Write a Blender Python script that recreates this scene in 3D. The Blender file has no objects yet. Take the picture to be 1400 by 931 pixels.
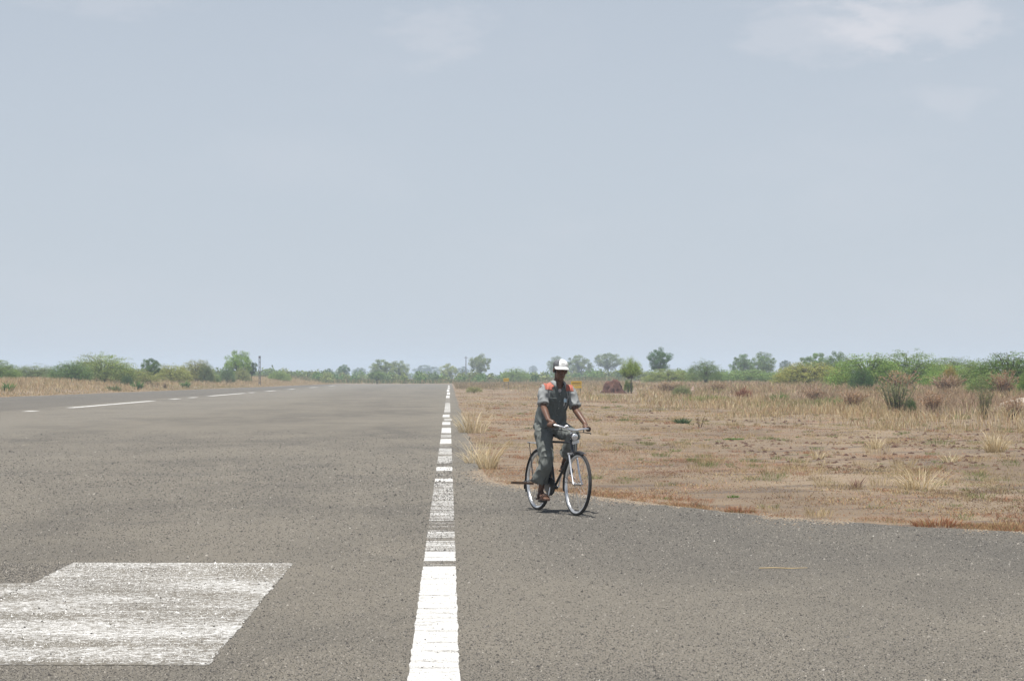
import bpy, bmesh, math, random
import numpy as np
from mathutils import Vector, Matrix, Euler

R = math.radians
SC = bpy.context.scene
COL = SC.collection

# ------------------------------------------------------------------ camera
F = 2966.0            # focal length in pixels of a 1400 px wide frame
EYE = 1.57
cam_d = bpy.data.cameras.new("camera")
cam = bpy.data.objects.new("camera", cam_d)
COL.objects.link(cam)
cam.location = (0, 0, EYE)
cam.rotation_euler = (R(90), 0, 0)
cam_d.sensor_width = 23.6
cam_d.lens = 23.6 * F / 1400.0
cam_d.shift_x = 86.0 / 1400.0
cam_d.shift_y = 48.5 / 1400.0
cam_d.clip_start = 0.1
cam_d.clip_end = 12000
SC.camera = cam

# ------------------------------------------------------------------ sky + sun
SUN_EL, SUN_AZ = 80.0, 215.0      # azimuth clockwise from +Y (the runway direction)
world = bpy.data.worlds.new("World")
SC.world = world
world.use_nodes = True
wn, wl = world.node_tree.nodes, world.node_tree.links
wn.clear()
w_out = wn.new("ShaderNodeOutputWorld")
w_bg = wn.new("ShaderNodeBackground")
sky = wn.new("ShaderNodeTexSky")
sky.sky_type = 'NISHITA'
sky.sun_disc = False
sky.sun_elevation = R(SUN_EL)
sky.sun_rotation = R(SUN_AZ)
sky.altitude = 300
sky.air_density = 1.0
sky.dust_density = 0.35
sky.ozone_density = 1.0
w_bg.inputs['Strength'].default_value = 0.076
hs = wn.new("ShaderNodeHueSaturation")
hs.inputs['Saturation'].default_value = 0.55
hs.inputs['Value'].default_value = 1.0
wl.new(sky.outputs[0], hs.inputs['Color'])
# dust haze low in the sky, thinning with height all the way round
tc0 = wn.new("ShaderNodeTexCoord")
sx = wn.new("ShaderNodeSeparateXYZ"); wl.new(tc0.outputs['Generated'], sx.inputs[0])
hz = wn.new("ShaderNodeMapRange")
hz.inputs['From Min'].default_value = 0.0; hz.inputs['From Max'].default_value = 0.55
hz.inputs['To Min'].default_value = 0.88; hz.inputs['To Max'].default_value = 0.0
wl.new(sx.outputs['Z'], hz.inputs['Value'])
hmix = wn.new("ShaderNodeMix"); hmix.data_type = 'RGBA'
wl.new(hz.outputs[0], hmix.inputs['Factor']); wl.new(hs.outputs[0], hmix.inputs['A'])
hmix.inputs['B'].default_value = (5.2, 5.75, 6.55, 1)
# thin fair-weather cloud, all over the sky, plus the three cloud scraps in view
tc = wn.new("ShaderNodeTexCoord")
cmap = wn.new("ShaderNodeMapping")
cmap.inputs['Scale'].default_value = (1.0, 1.0, 2.6)
wl.new(tc.outputs['Generated'], cmap.inputs['Vector'])
cn = wn.new("ShaderNodeTexNoise")
cn.inputs['Scale'].default_value = 7.0
cn.inputs['Detail'].default_value = 6.0
cn.inputs['Roughness'].default_value = 0.55
wl.new(cmap.outputs[0], cn.inputs['Vector'])
cn2 = wn.new("ShaderNodeTexNoise")
cn2.inputs['Scale'].default_value = 34.0
cn2.inputs['Detail'].default_value = 5.0
cn2.inputs['Roughness'].default_value = 0.6
wl.new(cmap.outputs[0], cn2.inputs['Vector'])
veil = wn.new("ShaderNodeMapRange")
veil.inputs['From Min'].default_value = 0.47
veil.inputs['From Max'].default_value = 0.8
veil.inputs['To Max'].default_value = 0.12
veil.interpolation_type = 'SMOOTHSTEP'
wl.new(cn.outputs['Fac'], veil.inputs['Value'])

def wmath(op, a, b=None, clamp=False):
    n = wn.new("ShaderNodeMath"); n.operation = op; n.use_clamp = clamp
    for i, v in enumerate((a, b)):
        if v is None: continue
        if isinstance(v, (int, float)): n.inputs[i].default_value = v
        else: wl.new(v, n.inputs[i])
    return n.outputs[0]

def cloud_scrap(px, py, wx, wz, amount):
    """soft lens of cloud round one direction of the sky, broken up by noise"""
    d = Vector(((px - 614) / F, 1.0, (514 - py) / F)).normalized()
    sub = wn.new("ShaderNodeVectorMath"); sub.operation = 'SUBTRACT'
    wl.new(tc.outputs['Generated'], sub.inputs[0]); sub.inputs[1].default_value = d
    sc = wn.new("ShaderNodeVectorMath"); sc.operation = 'MULTIPLY'
    wl.new(sub.outputs[0], sc.inputs[0]); sc.inputs[1].default_value = (F / wx, F / wx, F / wz)
    ln = wn.new("ShaderNodeVectorMath"); ln.operation = 'LENGTH'
    wl.new(sc.outputs[0], ln.inputs[0])
    nz = wmath('MULTIPLY', wmath('SUBTRACT', cn2.outputs['Fac'], 0.5), 2.6)
    r = wmath('ADD', ln.outputs['Value'], nz)
    mr = wn.new("ShaderNodeMapRange"); mr.interpolation_type = 'SMOOTHSTEP'
    mr.inputs['From Min'].default_value = 1.15
    mr.inputs['From Max'].default_value = 0.25
    mr.inputs['To Max'].default_value = amount
    wl.new(r, mr.inputs['Value'])
    return mr.outputs[0]

m = wmath('ADD', veil.outputs[0], cloud_scrap(1255, 26, 125, 42, 0.38))
m = wmath('ADD', m, cloud_scrap(1120, 44, 130, 50, 0.22))
m = wmath('ADD', m, cloud_scrap(580, 42, 84, 42, 0.20))
m = wmath('ADD', m, cloud_scrap(1305, 142, 66, 26, 0.16))
m = wmath('ADD', m, cloud_scrap(160, 6, 120, 20, 0.15), True)
cmix = wn.new("ShaderNodeMix"); cmix.data_type = 'RGBA'
wl.new(m, cmix.inputs['Factor'])
wl.new(hmix.outputs['Result'], cmix.inputs['A'])
cmix.inputs['B'].default_value = (7.6, 7.5, 7.9, 1)
wl.new(cmix.outputs['Result'], w_bg.inputs['Color'])
wl.new(w_bg.outputs[0], w_out.inputs['Surface'])

sun_d = bpy.data.lights.new("sun", 'SUN')
sun_d.energy = 4.8
sun_d.angle = R(0.6)
sun_d.color = (1.0, 0.965, 0.91)
sun = bpy.data.objects.new("sun", sun_d)
COL.objects.link(sun)
sun_dir = Vector((math.sin(R(SUN_AZ)) * math.cos(R(SUN_EL)), math.cos(R(SUN_AZ)) * math.cos(R(SUN_EL)), math.sin(R(SUN_EL))))
sun.rotation_euler = (-sun_dir).to_track_quat('-Z', 'Y').to_euler()
sun.location = (0, 0, 60)

SC.view_settings.view_transform = 'Standard'
SC.view_settings.look = 'None'
SC.view_settings.exposure = 0.45
SC.view_settings.gamma = 1.0
SC.view_settings.use_curve_mapping = False
SC.cycles.max_bounces = 6
SC.cycles.transparent_max_bounces = 8
SC.cycles.volume_bounces = 1
SC.cycles.use_denoising = True

# ------------------------------------------------------------------ helpers
rng = np.random.default_rng(11)
random.seed(4)

def smooth(a, b, x):
    t = np.clip((np.asarray(x, float) - a) / (b - a), 0, 1)
    return t * t * (3 - 2 * t)

def tag(o, label=None, cat=None, group=None, kind=None):
    if label: o['label'] = label
    if cat: o['category'] = cat
    if group: o['group'] = group
    if kind: o['kind'] = kind
    return o

def link(name, mesh, parent=None, mat=None):
    o = bpy.data.objects.new(name, mesh)
    COL.objects.link(o)
    if parent: o.parent = parent
    if mat is not None and mesh is not None:
        mesh.materials.clear(); mesh.materials.append(mat)
    return o

def empty(name, loc=(0, 0, 0), rot=(0, 0, 0)):
    o = bpy.data.objects.new(name, None)
    o.empty_display_size = 0.2
    COL.objects.link(o)
    o.location = loc; o.rotation_euler = rot
    return o

def np_mesh(name, verts, quads=None, tris=None, col=None, smooth_shade=False):
    """fast mesh from arrays; col is one colour for each vertex"""
    me = bpy.data.meshes.new(name)
    verts = np.asarray(verts, np.float32).reshape(-1, 3)
    loops, starts, n = [], [], 0
    if quads is not None and len(quads):
        q = np.asarray(quads, np.int32).reshape(-1, 4)
        loops.append(q.ravel()); starts.append(np.arange(len(q)) * 4); n = len(q) * 4
    if tris is not None and len(tris):
        t = np.asarray(tris, np.int32).reshape(-1, 3)
        loops.append(t.ravel()); starts.append(n + np.arange(len(t)) * 3)
    loops = np.concatenate(loops); starts = np.concatenate(starts)
    me.vertices.add(len(verts)); me.vertices.foreach_set('co', verts.ravel())
    me.loops.add(len(loops)); me.loops.foreach_set('vertex_index', loops.astype(np.int32))
    me.polygons.add(len(starts)); me.polygons.foreach_set('loop_start', starts.astype(np.int32))
    me.update(calc_edges=True)
    if col is not None:
        a = me.attributes.new('Col', 'FLOAT_COLOR', 'POINT')
        c = np.ones((len(verts), 4), np.float32); c[:, :3] = col
        a.data.foreach_set('color', c.ravel())
    if smooth_shade:
        me.polygons.foreach_set('use_smooth', np.ones(len(me.polygons), bool))
    me.validate()
    return me

class MB:
    """collects tubes, boxes, lathes into one mesh"""
    def __init__(s): s.v, s.f = [], []
    def add(s, v, f):
        b = len(s.v); s.v += [tuple(p) for p in v]; s.f += [tuple(i + b for i in q) for q in f]; return s
    def tube(s, pts, rad, n=8, cap=True, closed=False):
        pts = [Vector(p) for p in pts]
        rad = [rad] * len(pts) if isinstance(rad, (int, float)) else rad
        v, f = [], []
        prev = None
        for i, p in enumerate(pts):
            if closed: t = pts[(i + 1) % len(pts)] - pts[i - 1]
            else: t = pts[min(i + 1, len(pts) - 1)] - pts[max(i - 1, 0)]
            t.normalize()
            if prev is None:
                a = Vector((0, 0, 1)) if abs(t.z) < 0.9 else Vector((1, 0, 0))
                u = t.cross(a).normalized()
            else:
                u = (prev - t * prev.dot(t)).normalized()
            prev = u
            w = t.cross(u)
            for k in range(n):
                an = 2 * math.pi * k / n
                v.append(p + (u * math.cos(an) + w * math.sin(an)) * rad[i])
        m_ = len(pts)
        for i in range(m_ if closed else m_ - 1):
            j = (i + 1) % m_
            for k in range(n):
                f.append((i * n + k, i * n + (k + 1) % n, j * n + (k + 1) % n, j * n + k))
        if cap and not closed:
            f.append(tuple(range(n))[::-1]); f.append(tuple((m_ - 1) * n + k for k in range(n)))
        return s.add(v, f)
    def loft(s, rings):
        """rings: equal-length lists of points, capped"""
        n = len(rings[0]); v = [p for r in rings for p in r]; f = []
        for i in range(len(rings) - 1):
            for k in range(n):
                f.append((i * n + k, i * n + (k + 1) % n, (i + 1) * n + (k + 1) % n, (i + 1) * n + k))
        f.append(tuple(range(n))[::-1]); f.append(tuple((len(rings) - 1) * n + k for k in range(n)))
        return s.add(v, f)
    def box(s, c, d, rot=None):
        c = Vector(c); v = []
        for x in (-.5, .5):
            for y in (-.5, .5):
                for z in (-.5, .5):
                    p = Vector((x * d[0], y * d[1], z * d[2]))
                    if rot is not None: p = rot @ p
                    v.append(c + p)
        return s.add(v, [(0, 1, 3, 2), (4, 6, 7, 5), (0, 4, 5, 1), (2, 3, 7, 6), (0, 2, 6, 4), (1, 5, 7, 3)])
    def ball(s, c, r, rot=None, nu=12, nv=8):
        c = Vector(c); rx, ry, rz = (r, r, r) if isinstance(r, (int, float)) else r
        rings = []
        for j in range(nv + 1):
            th = math.pi * (j + .02) / (nv + .04)
            ring = []
            for i in range(nu):
                ph = 2 * math.pi * i / nu
                p = Vector((rx * math.sin(th) * math.cos(ph), ry * math.sin(th) * math.sin(ph), -rz * math.cos(th)))
                if rot is not None: p = rot @ p
                ring.append(c + p)
            rings.append(ring)
        return s.loft(rings)
    def mesh(s, name, smooth_shade=True):
        me = bpy.data.meshes.new(name)
        me.from_pydata([tuple(p) for p in s.v], [], s.f)
        me.validate()
        if smooth_shade:
            me.polygons.foreach_set('use_smooth', np.ones(len(me.polygons), bool))
        bm = bmesh.new(); bm.from_mesh(me); bmesh.ops.recalc_face_normals(bm, faces=bm.faces); bm.to_mesh(me); bm.free()
        return me
    def build(s, name, mat, parent=None, smooth_shade=True):
        me = s.mesh(name, smooth_shade)
        if smooth_shade:
            try: me.set_sharp_from_angle(angle=R(42))
            except Exception: pass
        return link(name, me, parent, mat)

# ------------------------------------------------------------------ materials
def new_mat(name):
    m_ = bpy.data.materials.new(name); m_.use_nodes = True
    nt = m_.node_tree
    return m_, nt, nt.nodes['Principled BSDF'], nt.nodes['Material Output']

class NT:
    def __init__(s, nt): s.nt = nt
    def n(s, t, **kw):
        x = s.nt.nodes.new(t)
        for k, v in kw.items():
            if hasattr(x, k) and k not in x.inputs: setattr(x, k, v)
            else: x.inputs[k].default_value = v
        return x
    def l(s, a, b): s.nt.links.new(a, b)
    def noise(s, vec, scale, detail=4, rough=.55, dist=0):
        x = s.n("ShaderNodeTexNoise"); x.inputs['Scale'].default_value = scale
        x.inputs['Detail'].default_value = detail; x.inputs['Roughness'].default_value = rough
        x.inputs['Distortion'].default_value = dist
        if vec is not None: s.l(vec, x.inputs['Vector'])
        return x.outputs['Fac']
    def mapping(s, vec, scale=(1, 1, 1), loc=(0, 0, 0)):
        x = s.n("ShaderNodeMapping"); x.inputs['Scale'].default_value = scale; x.inputs['Location'].default_value = loc
        s.l(vec, x.inputs['Vector']); return x.outputs[0]
    def ramp(s, fac, a, b, lo=0., hi=1.):
        x = s.n("ShaderNodeMapRange"); x.interpolation_type = 'SMOOTHSTEP'
        x.inputs['From Min'].default_value = a; x.inputs['From Max'].default_value = b
        x.inputs['To Min'].default_value = lo; x.inputs['To Max'].default_value = hi
        s.l(fac, x.inputs['Value']); return x.outputs[0]
    def mix(s, fac, a, b, mode='MIX'):
        x = s.n("ShaderNodeMix"); x.data_type = 'RGBA'; x.blend_type = mode
        for key, v in (('Factor', fac), ('A', a), ('B', b)):
            if isinstance(v, (int, float)): x.inputs[key].default_value = v
            elif isinstance(v, tuple): x.inputs[key].default_value = (*v, 1) if len(v) == 3 else v
            else: s.l(v, x.inputs[key])
        return x.outputs['Result']
    def math(s, op, a, b=None, clamp=False):
        x = s.n("ShaderNodeMath"); x.operation = op; x.use_clamp = clamp
        for i, v in enumerate((a, b)):
            if v is None: continue
            if isinstance(v, (int, float)): x.inputs[i].default_value = v
            else: s.l(v, x.inputs[i])
        return x.outputs[0]
    def bump(s, h, strength, dist=.01):
        x = s.n("ShaderNodeBump"); x.inputs['Strength'].default_value = strength; x.inputs['Distance'].default_value = dist
        s.l(h, x.inputs['Height']); return x.outputs[0]

def simple(name, col, rough=.6, metal=0., var=.12, scale=20., spec=.4, bump=0., coat=0.):
    m_, nt, b, o = new_mat(name); t = NT(nt)
    tcd = t.n("ShaderNodeTexCoord").outputs['Object']
    f = t.noise(tcd, scale, 5, .6)
    lo = tuple(c * (1 - var) for c in col); hi = tuple(min(1, c * (1 + var)) for c in col)
    t.l(t.mix(t.ramp(f, .3, .7), lo, hi), b.inputs['Base Color'])
    b.inputs['Roughness'].default_value = rough; b.inputs['Metallic'].default_value = metal
    b.inputs['Specular IOR Level'].default_value = spec
    b.inputs['Coat Weight'].default_value = coat
    if bump: t.l(t.bump(t.noise(tcd, scale * 4, 4, .6), bump, .004), b.inputs['Normal'])
    return m_

def asphalt_nodes(t, pos):
    """old sun-bleached chip-seal; returns colour and height"""
    big = t.noise(t.mapping(pos, (.16, .09, 1)), 1.0, 5, .6, .4)
    mid = t.noise(t.mapping(pos, (.9, .35, 1)), 1.0, 5, .6, .6)
    lane = t.noise(t.mapping(pos, (.22, .006, 1), (3.3, 0, 0)), 1.0, 3, .5)
    base = t.mix(t.ramp(big, .32, .68), (.128, .121, .108), (.208, .193, .165))
    base = t.mix(t.ramp(mid, .42, .70, 0, .75), base, (.222, .205, .174))
    base = t.mix(t.ramp(lane, .42, .62, 0, .55), base, (.215, .200, .172))
    sp_ = t.n("ShaderNodeSeparateXYZ"); t.l(pos, sp_.inputs[0]); PX, PY = sp_.outputs['X'], sp_.outputs['Y']
    wob = t.math('MULTIPLY', t.math('SUBTRACT', t.noise(t.mapping(pos, (.15, .05, 1)), 1., 4, .6), .5), 5.)
    xx = t.math('ADD', PX, wob)
    base = t.mix(t.math('MULTIPLY', t.ramp(xx, -9., -13.), t.ramp(xx, -19.5, -16.5, 0, .6)), base, (.225, .212, .186))   # swept lane
    base = t.mix(t.ramp(t.math('ADD', PX, t.math('MULTIPLY', wob, .25)), -19.3, -20.6, 0, .5), base, (.108, .103, .096))     # unswept shoulder
    yy = t.math('ADD', PY, t.math('MULTIPLY', wob, .35))
    base = t.mix(t.math('MULTIPLY', t.ramp(PX, .1, 1.2), t.ramp(yy, 15.2, 18.6, 0, .5)), base, (.105, .102, .097))             # coarser taxiway seal
    fine = t.noise(pos, 85, 3, .7)
    vor = t.n("ShaderNodeTexVoronoi"); vor.inputs['Scale'].default_value = 70; t.l(pos, vor.inputs['Vector'])
    sep = t.n("ShaderNodeSeparateColor"); t.l(vor.outputs['Color'], sep.inputs[0])
    base = t.mix(t.ramp(sep.outputs[0], .0, 1., .0, .6), base, t.mix(1.0, base, (.55, .54, .53), 'MULTIPLY'))
    tone = t.noise(t.mapping(pos, (.35, .16, 1), (9, 4, 0)), 1.0, 6, .62, .8)
    base = t.mix(t.ramp(tone, .5, .68, 0, .6), base, (.112, .106, .096))
    base = t.mix(t.ramp(fine, .5, .72, 0, .6), base, (.28, .262, .232))
    base = t.mix(t.ramp(fine, .49, .33, 0, .95), base, (.04, .038, .036))
    grain = t.noise(pos, 26, 3, .65)
    base = t.mix(t.ramp(grain, .58, .70, 0, .6), base, (.07, .066, .06))
    base = t.mix(1.0, base, (.985, .96, .915), 'MULTIPLY')
    height = t.math('ADD', t.math('MULTIPLY', fine, .6), t.math('MULTIPLY', sep.outputs[1], .4))
    return base, height

def mat_asphalt():
    m_, nt, b, o = new_mat("bleached_asphalt"); t = NT(nt)
    pos = t.n("ShaderNodeTexCoord").outputs['Object']
    c, h = asphalt_nodes(t, pos)
    t.l(c, b.inputs['Base Color']); t.l(t.bump(h, .9, .012), b.inputs['Normal'])
    b.inputs['Roughness'].default_value = .95; b.inputs['Specular IOR Level'].default_value = .25
    return m_

def mat_paint(name, lo, hi, streak, speck, sw=.6):
    """worn road paint: white where it has held, asphalt where it has gone"""
    m_, nt, b, o = new_mat(name); t = NT(nt)
    pos = t.n("ShaderNodeTexCoord").outputs['Object']
    c, h = asphalt_nodes(t, pos)
    st = t.noise(t.mapping(pos, streak), 1.0, 6, .68, .3)
    sp = t.noise(pos, speck, 3, .7)
    sp2 = t.noise(pos, speck * .33, 3, .6)
    w = t.math('ADD', t.math('MULTIPLY', st, sw), t.math('ADD', t.math('MULTIPLY', sp, (1 - sw) * .62), t.math('MULTIPLY', sp2, (1 - sw) * .38)))
    mask = t.ramp(w, lo, hi)
    paint = t.mix(t.ramp(sp2, .35, .7), (.48, .475, .455), (.62, .615, .60))
    t.l(t.mix(mask, c, paint), b.inputs['Base Color'])
    t.l(t.bump(h, .8, .01), b.inputs['Normal'])
    b.inputs['Roughness'].default_value = .9; b.inputs['Specular IOR Level'].default_value = .25
    return m_

def mat_soil():
    m_, nt, b, o = new_mat("dry_soil"); t = NT(nt)
    pos = t.n("ShaderNodeTexCoord").outputs['Object']
    a = t.noise(t.mapping(pos, (.22, .10, 1)), 1., 5, .6, .5)
    d = t.noise(t.mapping(pos, (.55, .9, 1)), 1., 6, .68, .4)
    e = t.noise(t.mapping(pos, (.5, .3, 1), (31, 7, 0)), 1., 5, .6)
    g = t.noise(pos, 9, 5, .7)
    c = t.mix(t.ramp(a, .3, .7), (.175, .134, .097), (.268, .210, .150))
    c = t.mix(t.ramp(d, .48, .64, 0, .85), c, (.128, .104, .088))
    c = t.mix(t.ramp(e, .53, .70, 0, .6), c, (.240, .150, .104))
    c = t.mix(t.ramp(e, .40, .28, 0, .5), c, (.235, .212, .132))
    c = t.mix(t.ramp(g, .52, .8, 0, .7), c, (.330, .265, .195))
    c = t.mix(t.ramp(g, .44, .25, 0, .7), c, (.120, .092, .070))
    t.l(c, b.inputs['Base Color'])
    t.l(t.bump(t.math('ADD', g, t.noise(pos, 40, 4, .7)), .8, .03), b.inputs['Normal'])
    b.inputs['Roughness'].default_value = 1.; b.inputs['Specular IOR Level'].default_value = .1
    return m_

def mat_leaf(name, trans=.35, use_obj=True, rough=.6):
    """Col attribute times the object's own colour; thin leaves let light through"""
    m_, nt, b, o = new_mat(name); t = NT(nt)
    at = t.n("ShaderNodeAttribute"); at.attribute_name = 'Col'
    c = at.outputs['Color']
    if use_obj:
        oi = t.n("ShaderNodeObjectInfo")
        c = t.mix(1.0, c, oi.outputs['Color'], 'MULTIPLY')
    t.l(c, b.inputs['Base Color'])
    b.inputs['Roughness'].default_value = rough; b.inputs['Specular IOR Level'].default_value = .2
    tr = t.n("ShaderNodeBsdfTranslucent"); t.l(c, tr.inputs['Color'])
    ms = t.n("ShaderNodeMixShader"); ms.inputs[0].default_value = trans
    t.l(b.outputs[0], ms.inputs[1]); t.l(tr.outputs[0], ms.inputs[2]); t.l(ms.outputs[0], o.inputs['Surface'])
    return m_

M = dict(
    asphalt=mat_asphalt(), soil=mat_soil(),
    paint=mat_paint("worn_white_paint", .355, .50, (1.2, 7., 1), 70),
    paint_thin=mat_paint("thin_worn_white_paint", .435, .56, (1.0, 7., 1), 60),
    paint_gone=mat_paint("faded_white_paint", .50, .64, (1.0, 5., 1), 60),
    paint_rect=mat_paint("scrubbed_white_paint", .448, .61, (.45, 1.0, 1), 42, .36),
    leaf=mat_leaf("leaf"), grass=mat_leaf("grass_blade", .42, False), chip=mat_leaf("stone_chip", 0., False, .9),
    bark=simple("bark", (.10, .075, .055), .95, var=.3, scale=12, bump=.5),
    twig=simple("dry_twig", (.27, .195, .145), .95, var=.3, scale=12),
    mound=simple("termite_earth", (.105, .052, .038), 1., var=.35, scale=5, bump=.9),
    boulder=simple("pale_rock", (.34, .29, .235), 1., var=.25, scale=4, bump=.6),
    sign=simple("yellow_paint", (.62, .40, .04), .5, var=.12, scale=8),
    steel_post=simple("weathered_steel", (.16, .15, .15), .7, var=.25, scale=6),
)

# ------------------------------------------------------------------ ground, runway
EDGE = np.array([(0.50, 420.), (0.52, 60.), (0.50, 36.), (.62, 32.3), (1.10, 30.4), (2.04, 28.), (2.75, 26.1), (3.56, 24.25),
                 (4.85, 22.6), (5.8, 21.9), (7.2, 21.3), (9.5, 20.7), (14., 20.3), (60., 20.)])
LEFT_EDGE, FAR_END = -33.0, 421.0
def left_edge(Y): return np.interp(Y, [160., 420.], [-33., -22.5])

def right_edge(Y):
    """x of the asphalt's right edge at depth Y (the taxiway runs off to the right below Y = 20)"""
    ys = EDGE[::-1, 1]; xs = EDGE[::-1, 0]
    return np.where(np.asarray(Y) < 20., 60., np.interp(Y, ys, xs))

def terrain(X, Y):
    X = np.asarray(X, float); Y = np.asarray(Y, float)
    out = np.maximum.reduce([X - right_edge(Y), left_edge(Y) - X, Y - FAR_END])
    z = -0.014 + 0.03 * smooth(1.0, 4., out)
    z = z + 0.50 * smooth(12, 32, X) * smooth(45, 130, Y)
    z = z + 0.85 * smooth(1, 13, left_edge(Y) - X)
    und = .06 * np.sin(X * .55 + 1.3 * np.sin(Y * .11)) * np.sin(Y * .23 + X * .1) + .035 * np.sin(X * 1.3 + 2) * np.sin(Y * .7)
    return z + und * smooth(1.5, 8, out)

xs = np.unique(np.concatenate([np.linspace(-3000, -90, 30), np.arange(-90, 0, 1.5), np.arange(0, 40, .8), np.arange(40, 100, 2.), np.linspace(100, 3000, 30)]))
ys = np.unique(np.concatenate([np.linspace(-300, -10, 10), np.arange(-10, 120, 1.), np.arange(120, 440, 3.), np.linspace(440, 3000, 40)]))
gx, gy = np.meshgrid(xs, ys)
gz = terrain(gx, gy)
nx, ny = len(xs), len(ys)
idx = np.arange(nx * ny).reshape(ny, nx)
gq = np.stack([idx[:-1, :-1], idx[:-1, 1:], idx[1:, 1:], idx[1:, :-1]], -1).reshape(-1, 4)
ground = link("ground", np_mesh("ground", np.stack([gx, gy, gz], -1), gq, smooth_shade=True), None, M['soil'])
tag(ground, kind='structure')

# the runway and the mouth of the taxiway: one sheet with a frayed edge and a lip
def runway_mesh():
    e = []
    for i in range(len(EDGE) - 1):
        a, b_ = Vector(EDGE[i]), Vector(EDGE[i + 1])
        L = (b_ - a).length; step = .22 if min(a.y, b_.y) < 60 else 2.0
        k = max(1, int(L / step))
        for j in range(k): e.append(a.lerp(b_, j / k))
    e.append(Vector(EDGE[-1]))
    rr = random.Random(3)
    w = 0
    pts = []
    for p in e:
        w = w * .6 + rr.uniform(-1, 1) * .4
        pts.append((p.x + w * .09, p.y + rr.uniform(-.05, .05)))
    poly = pts + [(60, -30), (LEFT_EDGE, -30)]
    yy = -30
    left = []
    while yy < FAR_END:
        left.append((float(left_edge(yy)) + rr.uniform(-.35, .35), yy)); yy += 3
    poly += left + [(float(left_edge(FAR_END)), FAR_END)]
    bm = bmesh.new()
    top = [bm.verts.new((x, y, 0)) for x, y in poly]
    f = bm.faces.new(top)
    if f.normal.z < 0: f.normal_flip()
    low = [bm.verts.new((x, y, -.06)) for x, y in poly]
    n = len(top)
    for i in range(n): bm.faces.new((top[i], low[i], low[(i + 1) % n], top[(i + 1) % n]))
    bm.normal_update()
    bmesh.ops.triangulate(bm, faces=[x for x in bm.faces if len(x.verts) > 4])
    for x in bm.faces:
        if abs(x.normal.z) > .5 and x.normal.z < 0: x.normal_flip()
    me = bpy.data.meshes.new("runway"); bm.to_mesh(me); bm.free()
    return me
runway = link("runway", runway_mesh(), None, M['asphalt'])
tag(runway, kind='structure')

def pt(px, py, z=0.0):
    """ground point seen at a pixel of the photograph"""
    Y = F * (EYE - z) / (py - 514.0)
    return (px - 614.0) * Y / F, Y

def stripe(name, x0, x1, y0, y1, mat, jit=.012, skew=0., z=.0028):
    """a painted bar with uneven edges, 4 mm above the asphalt"""
    rr = random.Random(int(y0 * 100 + x0 * 7))
    n = max(3, min(60, int((y1 - y0) / .08)))
    v, q = [], []
    for i in range(n + 1):
        y = y0 + (y1 - y0) * i / n
        endj = .0
        v += [(x0 + rr.uniform(-jit, jit), y, z), (x1 + rr.uniform(-jit, jit), y + skew, z)]
    for i in range(n): q.append((2 * i, 2 * i + 1, 2 * i + 3, 2 * i + 2))
    return link(name, np_mesh(name, v, q), runway, mat)

# right-hand edge line, bar by bar as it has worn (top row, bottom row, left, right in the photograph)
LINE = [(774.5, 960, 'p'), (754, 767, 'p'), (739, 753, 't'), (727, 735.5, 't'), (698, 712, 't'), (659.5, 697, 't'), (654.5, 658.5, 'p'),
        (638.5, 643.7, 'p'), (623, 633.5, 't'), (613, 621, 't'), (600, 606.5, 'p'), (594.5, 598, 't'), (585, 592, 'p'), (577, 580.5, 'p'), (572.5, 575, 't'),
        (567, 570.2, 'p'), (551, 563.5, 't'), (541, 544, 'p'), (536.5, 539.5, 'p'), (532.5, 535.5, 'p'), (530, 531.6, 'p'), (527.5, 529, 'p')]
for a, b_, k in LINE:
    y1 = F * EYE / (a - 514); y0 = F * EYE / (b_ - 514)
    wob = .0 if y0 < 60 else random.Random(int(a)).uniform(-.05, .05)
    stripe("edge_line_bar", -.215 + wob, .055 + wob, y0, y1, M['paint'] if k == 'p' else M['paint_thin'], .005, .02)
for k in range(24):                                  # what is left of the paint between the bars
    y0 = 16.0 * 1.145 ** k
    stripe("faded_line", -.215, .055, y0, min(415, 16.0 * 1.145 ** (k + 1)) - .01, M['paint_gone'], .005, 0., .0013)
# runway-end block, bottom left
stripe("painted_block", -3.16, -1.312, 11.82, 18.25, M['paint_rect'], .015, -.06)
stripe("painted_patch", -5.6, -3.165, 11.9, 16.4, M['paint_rect'], .02, .05)
# left-hand line
for y0, y1 in ((96, 98), (107, 137), (146, 150), (156.5, 160), (169, 198), (203, 208), (222, 233), (253, 262), (292, 306), (340, 356)):
    stripe("edge_line_bar", -18.95, -18.45, y0, y1, M['paint'], .04)

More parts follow.
